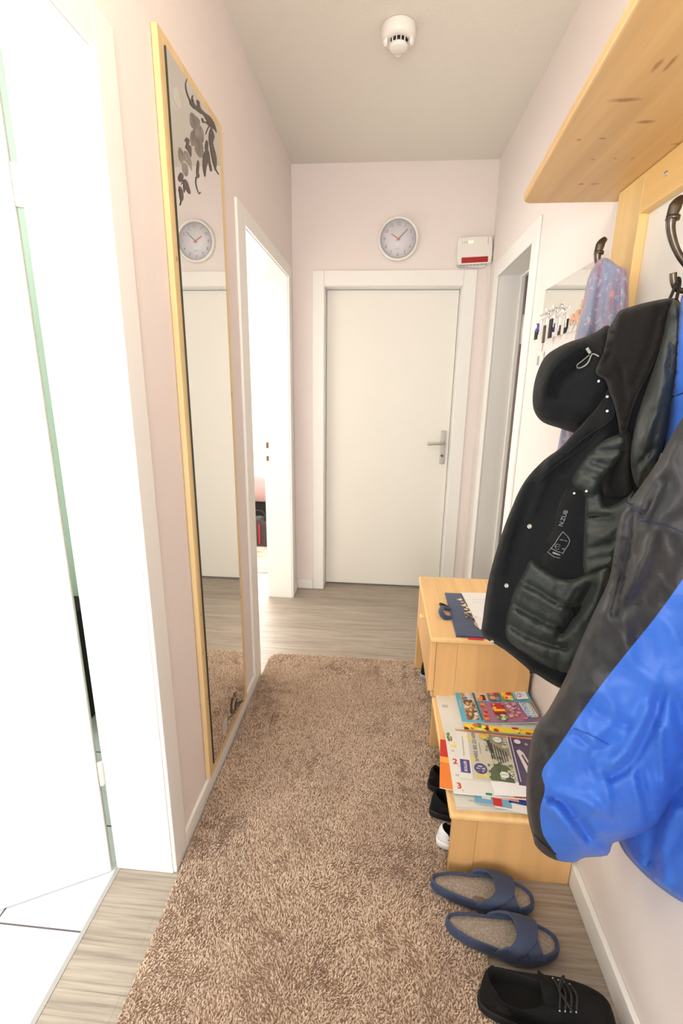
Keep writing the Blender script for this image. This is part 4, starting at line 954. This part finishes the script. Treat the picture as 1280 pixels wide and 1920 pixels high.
tube('bag_handle', [(.864, 1.735, .505), (.840, 1.728, .508), (.826, 1.750, .516), (.834, 1.785, .520), (.866, 1.800, .508)], [.009, .011, .011, .009, .008], M['navy'], bg, n=12)
tube('bag_handle', [(.868, 1.800, .506), (.845, 1.806, .512), (.832, 1.832, .514), (.846, 1.842, .508), (.866, 1.825, .504)], [.005, .006, .006, .005, .005], M['black'], bg, n=10)
ws = Sheet(.955, 1.64, .5110, .17, .327, 3, .001, 0, .001)
t = ws.body(M['paper'], None, 'letter_sheet', 10, 10); tag(t, 'blank white sheet of paper lying on the navy bag', 'paper')
pq = Print(ws); pq.rect(.2, .78, .8, .79, (206, 204, 202)); pq.rect(.2, .70, .6, .708, (210, 208, 206)); pq.build(t, 'faint_print')
rs = Sheet(.903, 1.578, .5006, .055, .016, -1, 0, 0, .002); t = rs.body(pc(214, 52, 50), bg, 'red_tag', 6, 2); t['label'] = 'red tag'

# ================================================================== GARMENTS
def plane3(a, b, c):
    (x1, y1, z1), (x2, y2, z2), (x3, y3, z3) = a, b, c
    det = (x2-x1)*(y3-y1)-(x3-x1)*(y2-y1)
    A = ((z2-z1)*(y3-y1)-(z3-z1)*(y2-y1))/det; B = ((x2-x1)*(z3-z1)-(x3-x1)*(z2-z1))/det
    return lambda x, y: z1+A*(x-x1)+B*(y-y1)
M['bk_shell'] = fabric('black_softshell', (20, 22, 25), 0.9, 0.25, 18, sheen=.04, weave=.2)
M['bk_fleece'] = fabric('brown_black_fleece', (25, 23, 22), 0.97, 0.35, 40, sheen=.1, weave=.6)
M['bk_lining'] = fabric('dark_green_grey_lining', (46, 52, 51), 0.5, 0.35, 22, sheen=.03, weave=.1)
M['bk_panel'] = fabric('black_facing', (28, 29, 30), 0.9, 0.2, 20, sheen=.04)
for k_ in ('bk_shell', 'bk_fleece', 'bk_panel'): M[k_].node_tree.nodes['Principled BSDF'].inputs['Specular IOR Level'].default_value = .25
M['stitch_shade'] = plain('black_stitch_and_shade', (10, 10, 11), .95)  # seam thread, and the painted shade of the armhole
M['logo_grey'] = plain('logo_grey_print', (150, 152, 158), .6)

# ---- scarf on the first hook
sc_t = thing('scarf', tuple(at(1130, 490, 1.3)), 'mauve and grey-blue patterned scarf hanging from the far hook of the coat rack', 'scarf')
msf, nt, p = newmat('mauve_floral_scarf'); v = coords(nt, (1, 1, .10))
a = noise_tex(nt, v, 38, 4, .6, .6); b = noise_tex(nt, coords(nt, (1, 1, 1), loc=(3, 1, 2)), 70, 3, .6, .6); c3 = noise_tex(nt, coords(nt, (1, 1, 1), loc=(8, 5, 2)), 40, 3, .6, .4)
c = ramp(nt, a, [(0.38, srgb(132, 142, 170)), (0.5, srgb(150, 148, 172)), (0.58, srgb(150, 122, 138)), (0.66, srgb(170, 128, 134))])
c = mix(nt, ramp(nt, b, [(0.58, (0, 0, 0, 1)), (0.66, (.8, .8, .8, 1))]), c, srgb(176, 186, 206)); c = mix(nt, ramp(nt, c3, [(0.60, (0, 0, 0, 1)), (0.66, (1, 1, 1, 1))]), c, srgb(196, 142, 146))
nt.links.new(c, p.inputs['Base Color']); p.inputs['Roughness'].default_value = .85; p.inputs['Sheen Weight'].default_value = .3
ysc = plane3((1130, 490, 1.27), (1090, 700, 1.30), (1178, 560, 1.235))
s1 = Cloth([(1108, 508), (1118, 492), (1130, 483), (1142, 486), (1158, 498), (1174, 506), (1178, 540), (1176, 620), (1160, 720), (1120, 800), (1075, 850), (1062, 852), (1062, 800), (1070, 700), (1078, 630), (1085, 600), (1094, 560), (1100, 530)], ysc, .045, 22,
    folds=[([(1128, 500), (1112, 620), (1100, 700)], 5, -.020), ([(1142, 495), (1130, 560), (1122, 640)], 5, -.018), ([(1160, 505), (1156, 580), (1150, 660)], 4, -.016), ([(1150, 500), (1151, 530)], 3, -.012), ([(1116, 520), (1100, 620)], 6, .010), ([(1136, 520), (1122, 620)], 7, .010), ([(1168, 520), (1166, 600)], 6, .008)], wob=.004, wsc=.08, wdir=(1, .25))
s1.build('scarf_front_fold', [msf], sc_t, 6)
s2 = Cloth([(1098, 560), (1110, 530), (1118, 560), (1110, 640), (1100, 740), (1080, 800), (1060, 850), (1046, 868), (1040, 862), (1046, 835), (1058, 770), (1072, 680), (1084, 610)], lambda x, y: ysc(x, y)+.035, .03, 14,
    folds=[([(1100, 590), (1080, 700), (1058, 830)], 5, -.010)], wob=.004, wsc=.08)
s2.build('scarf_rear_fold', [msf], sc_t, 7)

# ---- black jacket
bj = thing('black_jacket', tuple(at(1200, 900, 1.05)), 'black hooded winter jacket hanging open on the middle hook, quilted lining showing', 'jacket')
yj = plane3((1265, 560, 0.985), (905, 1200, 1.16), (1150, 1200, 1.02))
yh = plane3((1130, 640, 1.10), (1000, 740, 1.19), (1100, 800, 1.14))
hood = Cloth([(1140, 610), (1118, 622), (1090, 634), (1070, 640), (1048, 650), (1024, 666), (1010, 690), (1001, 720), (998, 752), (1003, 775), (1018, 792), (1046, 802), (1086, 813), (1120, 800), (1150, 770), (1160, 700), (1155, 640)], yh, .15, 48,
    folds=[([(1082, 640), (1060, 660), (1038, 690), (1024, 730)], 16, .030), ([(1096, 668), (1068, 690), (1044, 712), (1038, 735)], 12, -.045), ([(1130, 745), (1115, 775), (1095, 790)], 10, -.02), ([(1018, 780), (1060, 784), (1100, 776)], 5, -.006), ([(1100, 640), (1125, 655), (1135, 670)], 7, .018)], wob=.008, wsc=.02)
hood.build('hood', [M['bk_shell']], bj, 8)
shell = Cloth([(1140, 640), (1160, 600), (1200, 575), (1262, 559), (1277, 575), (1279, 610), (1268, 690), (1254, 770), (1244, 835), (1222, 890), (1205, 960), (1190, 1060), (1160, 1150), (1120, 1220), (1085, 1262), (1060, 1291), (1035, 1283), (1005, 1264), (992, 1262), (990, 1255), (945, 1218), (905, 1192), (905, 1160), (914, 1095), (928, 1040), (946, 985), (960, 950), (972, 922), (990, 893), (1020, 862), (1050, 840), (1075, 812), (1100, 785), (1125, 755), (1140, 720)], yj, .055, 24,
    folds=[([(985, 905), (960, 980), (935, 1060), (920, 1160)], 9, .012), ([(1010, 890), (985, 950), (968, 1010), (955, 1080)], 7, -.016), ([(1030, 870), (1010, 925), (1000, 960)], 6, .012),
           ([(1090, 800), (1050, 850), (1005, 900)], 8, .014), ([(1120, 800), (1085, 850), (1060, 880)], 8, -.014), ([(915, 1185), (960, 1215), (1010, 1255), (1060, 1280)], 8, .010),
           ([(1118, 805), (1138, 790), (1152, 760)], 6, .014), ([(1150, 760), (1160, 800), (1150, 840)], 12, -.02)], wob=.010, wsc=.022, wdir=(.9, .42))
shell.build('outer_shell', [M['bk_shell']], bj, 9)
# lining, its pocket and the facing lie just in front of the inside of the shell
yin = lambda x, y: shell.yf(x, y)-.030
face_ = Cloth([(1062, 915), (1085, 905), (1098, 915), (1098, 1000), (1094, 1050), (1072, 1078), (1045, 1082), (1020, 1068), (1005, 1048), (1015, 1020), (1030, 985), (1045, 945)], lambda x, y: shell.yf(x, y)-.026, .008, 7, folds=[([(1062, 925), (1050, 980), (1035, 1050)], 5, .006)], wob=.004, wsc=.03)
face_.build('inner_facing', [M['bk_panel']], bj, 8)
up = Cloth([(1148, 818), (1172, 815), (1172, 842), (1150, 875), (1128, 910), (1128, 935), (1140, 950), (1170, 935), (1188, 920), (1186, 960), (1170, 1010), (1150, 1062), (1120, 1078), (1094, 1074), (1094, 1010), (1096, 930), (1080, 915), (1072, 900), (1092, 865), (1120, 835)], yin, .035, 14,
    folds=[([(1108, 865), (1140, 875)], 4.5, -.014), ([(1112, 845), (1150, 845), (1170, 835)], 4.5, -.015), ([(1095, 885), (1125, 893)], 4.5, -.014), ([(1098, 970), (1145, 972)], 4.5, -.015), ([(1096, 1030), (1150, 1020)], 4, -.007), ([(1120, 925), (1130, 900), (1160, 865)], 4, -.012), ([(1100, 1000), (1130, 1005), (1150, 990)], 4, .006)], wob=.010, wsc=.05, wdir=(.2, 1))
up.build('quilted_lining', [M['bk_lining']], bj, 7)
lowq = Cloth([(994, 1050), (1010, 1060), (1030, 1074), (1050, 1083), (1072, 1086), (1100, 1075), (1125, 1062), (1146, 1060), (1140, 1120), (1128, 1170), (1105, 1215), (1082, 1250), (1064, 1262), (1038, 1256), (1000, 1236), (965, 1212), (950, 1196), (947, 1180), (953, 1140), (962, 1110), (975, 1085), (985, 1068)], yin, .040, 14,
    folds=[([(976, 1090), (1010, 1108), (1045, 1130), (1080, 1142)], 5, -.020), ([(960, 1132), (990, 1150), (1020, 1165), (1050, 1178)], 5, -.020), ([(951, 1170), (985, 1190), (1020, 1205), (1062, 1216)], 5, -.020), ([(955, 1200), (985, 1222), (1030, 1245), (1062, 1252)], 4.5, -.010),
           ([(982, 1105), (1015, 1122), (1050, 1140)], 10, .008), ([(965, 1152), (1000, 1175), (1050, 1196)], 10, .008), ([(1110, 1100), (1080, 1150), (1050, 1190)], 8, -.022), ([(1075, 1100), (1062, 1125), (1052, 1145)], 5, .007), ([(1130, 1090), (1100, 1160)], 10, .012)], wob=.006, wsc=.06)
lowq.build('quilted_pocket', [M['bk_lining']], bj, 6)
hole_shade = Cloth([(1160, 812), (1176, 806), (1184, 830), (1180, 880), (1184, 918), (1172, 930), (1140, 934), (1128, 920), (1126, 905), (1140, 880), (1158, 850)], lambda x, y: yin(x, y)-.006, .012, 8, folds=[([(1160, 850), (1152, 900), (1160, 925)], 10, -.02)])  # near-black patch that paints the shade inside the sleeve opening
hole_shade.build('armhole_shade', [M['stitch_shade']], bj, 7)
ysl = lambda x, y: shell.yf(x, y)-.045
slv = Cloth([(1262, 561), (1276, 572), (1279, 600), (1271, 680), (1258, 760), (1250, 810), (1238, 850), (1215, 890), (1198, 915), (1188, 900), (1182, 870), (1184, 830), (1192, 790), (1206, 745), (1222, 700), (1236, 655), (1246, 615), (1252, 580)], ysl, .075, 26,
    folds=[([(1244, 650), (1230, 740), (1212, 830)], 9, .010), ([(1198, 815), (1225, 770)], 4, -.006), ([(1190, 880), (1225, 840)], 4.5, -.014), ([(1262, 600), (1255, 700)], 6, -.008), ([(1205, 760), (1235, 700)], 4, -.006), ([(1222, 880), (1204, 850)], 5, .006)], wob=.008, wsc=.04)
slv.build('sleeve', [M['bk_lining']], bj, 7)
yco = lambda x, y: shell.yf(x, y)-.035
col = Cloth([(1148, 604), (1160, 584), (1176, 577), (1215, 566), (1258, 559), (1264, 566), (1250, 600), (1240, 640), (1222, 690), (1200, 730), (1184, 770), (1172, 812), (1162, 812), (1158, 790), (1152, 762), (1142, 735), (1134, 712), (1120, 704), (1117, 692), (1128, 668), (1136, 640), (1140, 618)], yco, .050, 18,
    folds=[([(1141, 615), (1136, 645), (1128, 675), (1120, 690), (1124, 701), (1136, 706)], 4.5, .012), ([(1150, 612), (1144, 650), (1136, 680)], 4, -.010), ([(1235, 585), (1215, 660), (1190, 720)], 10, -.012), ([(1160, 690), (1170, 740), (1168, 790)], 8, -.012)], wob=.006, wsc=.03)
col.build('fleece_collar', [M['bk_fleece']], bj, 7)
seam('front_zip', shell, [(1134, 712), (1146, 735), (1152, 760), (1146, 785), (1120, 805), (1090, 825), (1062, 850)], .0022, M['stitch_shade'], bj, .004)
seam('front_edge_piping', shell, [(1140, 790), (1100, 832), (1050, 868), (1020, 893), (1000, 915)], .0020, M['bk_panel'], bj, .002)
for L in ([(1135, 970), (1170, 973)],): seam('seam', up, L, .0012, M['stitch_shade'], bj)
seam('hood_seam', hood, [(1018, 783), (1045, 786), (1075, 782), (1102, 772)], .0014, M['stitch_shade'], bj)
def snap(cl, px, py, r, mat=None, name='snap_button'):
    q = cl.front(px, py, .001); d = (EYE-q).normalized(); d = Vector((-.75, -.6, .15)).normalized()
    return lathe(name, [(0, .0022), (r*.35, .0022), (r*.45, .001), (r*.75, .001), (r*.85, .0026), (r, .002), (r*1.05, -.001)], q, d, mat or M['steel'], bj, n=20)
snap(shell, 993, 987, .0055); snap(shell, 950, 1098, .0055); snap(shell, 923, 1203, .005)
for (a, b) in ((1123, 715), (1139, 744), (1139, 771)): snap(shell, a, b, .0028, M['chrome'])
snap(up, 1077, 925, .0026, M['chrome']); snap(up, 1100, 921, .0026, M['chrome'])
q = lambda x, y, l=.010: hood.front(x, y, l)
tube('drawcord', [q(1122, 668), q(1110, 664), q(1102, 680), q(1092, 688), q(1083, 690), q(1082, 684), q(1092, 676), q(1104, 666)], .0013, M['plastic_grey'], bj, n=6)
tube('cord_toggle', [q(1100, 653, .012), q(1106, 662, .013)], .0032, M['plastic_grey'], bj, n=10)
# grey line print on the facing
yl = .0035
def pl_(pts, w=.0007): tube('logo_line', [face_.front(a_, b_, yl) for a_, b_ in pts], w, M['logo_grey'], bj, n=5, sm=1)
pl_([(1055, 997), (1048, 1006), (1040, 1019), (1032, 1029), (1026, 1035), (1038, 1044), (1051, 1047), (1054, 1040), (1059, 1030), (1065, 1022), (1068, 1014), (1064, 1006), (1058, 1000), (1055, 997)])
pl_([(1033, 1028), (1044, 1034), (1055, 1037)]); pl_([(1049, 1012), (1056, 1013), (1063, 1015)])
pl_([(1045+5*math.cos(k*PI/6), 1025+5*math.sin(k*PI/6)) for k in range(13)], .0006); pl_([(1041, 1024), (1049, 1026)], .0006); pl_([(1052, 1028), (1058, 1030)], .0009)
pl_([(1036, 1036), (1050, 1041)], .0022)
vs_, fs_ = text_mesh('N.ZUB', 1.0, .01); V = []; an = math.radians(-70)
for w_ in vs_:
    x = w_.x*11; y = -w_.y*11; V.append(face_.front(1056+x*math.cos(an)-y*math.sin(an), 972+x*math.sin(an)+y*math.cos(an), yl))
mesh_obj('logo_lettering', V, fs_, M['logo_grey'], bj)
tube('hanging_loop', [at(1250, 572, .965), at(1262, 545, .975), at(1270, 522, .985), at(1274, 530, .985), at(1268, 560, .96)], .0028, M['black'], bj, n=8)

# ---- blue and black rain jacket
M['rj_blue'] = fabric('royal_blue_nylon', (52, 110, 212), 0.5, 0.25, 12, sheen=.1, var=.06, weave=.08)
M['rj_black'] = fabric('charcoal_nylon', (35, 37, 42), 0.5, 0.45, 10, sheen=.05, var=.08, weave=.12)
M['rj_seam2'] = plain('blue_stitching', (38, 84, 172), .7)
M['rj_seam'] = plain('blue_seam', (34, 42, 80), .7)
rj = thing('rain_jacket', tuple(at(1240, 1200, .83)), 'royal blue and charcoal rain jacket hanging at the right edge, nearest the camera', 'jacket')
ub = Cloth([(1290, 556), (1276, 560), (1268, 640), (1262, 700), (1252, 770), (1246, 810), (1240, 860), (1270, 880), (1330, 860), (1400, 760), (1400, 580), (1340, 556)], lambda x, y: .965-(x-1240)*.0016, .03, 14, folds=[([(1262, 742), (1290, 735)], 3, -.006), ([(1275, 600), (1266, 720)], 6, .006), ([(1285, 620), (1280, 800)], 6, -.008)], wob=.006, wsc=.04)
ub.build('back_panel', [M['rj_blue']], rj, 9)
seam('yoke_seam', ub, [(1254, 744), (1268, 742), (1285, 735)], .0014, M['rj_seam'], rj)
bd_ = Cloth([(1158, 1560), (1165, 1590), (1190, 1622), (1225, 1655), (1262, 1682), (1290, 1697), (1340, 1715), (1420, 1730), (1440, 1300), (1300, 1250), (1240, 1400), (1180, 1500)], plane3((1160, 1580, .90), (1280, 1690, .72), (1280, 1300, .86)), .05, 40,
    folds=[([(1222, 1570), (1215, 1640)], 4.5, -.014), ([(1270, 1520), (1240, 1600), (1250, 1660)], 10, .012), ([(1165, 1582), (1215, 1630), (1280, 1680)], 7, .006), ([(1190, 1580), (1225, 1620)], 9, -.008)], ridge=.010, rsc=.016, wob=.008, wsc=.02)
bd_.build('body', [M['rj_blue']], rj, 11)
ysv = plane3((1280, 900, .815), (1070, 1600, .86), (1000, 1400, .87))
bline = curve2([(1420, 860), (1345, 985), (1280, 1085), (1230, 1155), (1190, 1205), (1130, 1280), (1080, 1350), (1040, 1410), (1016, 1446), (1021, 1480), (1012, 1520), (1018, 1565), (1040, 1600), (1052, 1640)], False, 4)
poly_black = [(1420, 600)]+bline+[(900, 1700), (900, 900), (1200, 600)]
sv = Cloth([(1300, 752), (1280, 782), (1262, 810), (1235, 860), (1205, 905), (1178, 942), (1160, 975), (1150, 1040), (1140, 1090), (1112, 1150), (1085, 1210), (1060, 1270), (1028, 1330), (1001, 1368), (991, 1420), (986, 1480), (989, 1530), (999, 1570), (1004, 1586), (1022, 1603), (1046, 1614), (1075, 1617), (1096, 1608), (1138, 1604), (1148, 1582), (1166, 1576), (1220, 1557), (1250, 1536), (1275, 1502), (1300, 1460), (1400, 1380), (1420, 1100), (1420, 760)], ysv, .15, 75,
    folds=[([(1185, 960), (1172, 1030), (1165, 1100), (1150, 1150)], 10, -.030), ([(1170, 1000), (1160, 1060), (1145, 1120)], 8, .012), ([(1205, 1000), (1198, 1060), (1180, 1110), (1135, 1150)], 12, .016), ([(1175, 1055), (1172, 1080)], 4, .010), ([(1225, 1005), (1200, 1060), (1170, 1115)], 10, .014),
           ([(1240, 900), (1215, 960), (1195, 1040)], 12, -.018), ([(1270, 830), (1238, 890), (1205, 950)], 10, .016), ([(1225, 1040), (1180, 1100), (1130, 1180)], 16, .012), ([(1140, 1110), (1100, 1190), (1060, 1280)], 14, .010),
           ([(1100, 1200), (1110, 1230)], 8, -.008), ([(1010, 1385), (1030, 1375), (1060, 1372)], 6, .008), ([(1012, 1400), (1022, 1430), (1022, 1470)], 7, .010), ([(1035, 1395), (1015, 1440), (1005, 1490)], 7, -.010),
           ([(1240, 1300), (1215, 1370), (1180, 1430), (1145, 1455)], 12, -.020), ([(1215, 1330), (1180, 1400), (1150, 1430)], 12, .012), ([(1105, 1320), (1130, 1345), (1180, 1360)], 9, -.008), ([(1075, 1378), (1105, 1396), (1122, 1412)], 7, -.010), ([(1090, 1370), (1110, 1390)], 7, .010),
           ([(1110, 1410), (1105, 1440), (1130, 1470)], 6, -.008), ([(1120, 1450), (1135, 1480), (1140, 1530)], 8, .010), ([(1030, 1496), (1055, 1502), (1075, 1530), (1100, 1570)], 7, -.022), ([(1045, 1490), (1090, 1500), (1125, 1520)], 9, .014), ([(1035, 1515), (1060, 1545), (1090, 1590)], 8, .016), ([(1090, 1540), (1110, 1570), (1135, 1585)], 9, -.020), ([(1120, 1560), (1160, 1560), (1210, 1545)], 9, .014),
           ([(1200, 1450), (1212, 1510), (1218, 1550)], 7, -.014), ([(1190, 1470), (1205, 1530)], 7, .010), ([(1238, 1370), (1240, 1430), (1245, 1470)], 6, .012), ([(1275, 1420), (1262, 1470), (1240, 1520)], 9, -.012), ([(1270, 1320), (1290, 1420)], 12, -.014),
           ([(1020, 1590), (1050, 1600), (1075, 1606)], 4, -.006)]+[([(1040+7*k, 1588+2.5*k), (1048+6*k, 1612)], 2.2, -.006) for k in range(5)], ridge=.012, rsc=.0125, wob=.008, wsc=.012, wdir=(.8, .6))
sv.build('sleeve', [M['rj_blue'], M['rj_black']], rj, 8, zones=[(poly_black, 1)], lines=[bline])
seam('sleeve_seam', sv, [(1172, 940), (1186, 950), (1196, 962), (1204, 972)], .0012, M['rj_seam'], rj)
seam('sleeve_seam', sv, [(1202, 977), (1230, 981), (1255, 988), (1285, 1001)], .0010, M['rj_seam'], rj)
seam('cuff_seam', sv, [(1001, 1565), (1014, 1578), (1030, 1592), (1042, 1602)], .0012, M['stitch_shade'], rj)
seam('sleeve_seam', sv, [(1075, 1366), (1110, 1380), (1140, 1396)], .0008, M['rj_seam2'], rj)
for o in bpy.data.objects:
    if 'wp' in o: del o['wp']
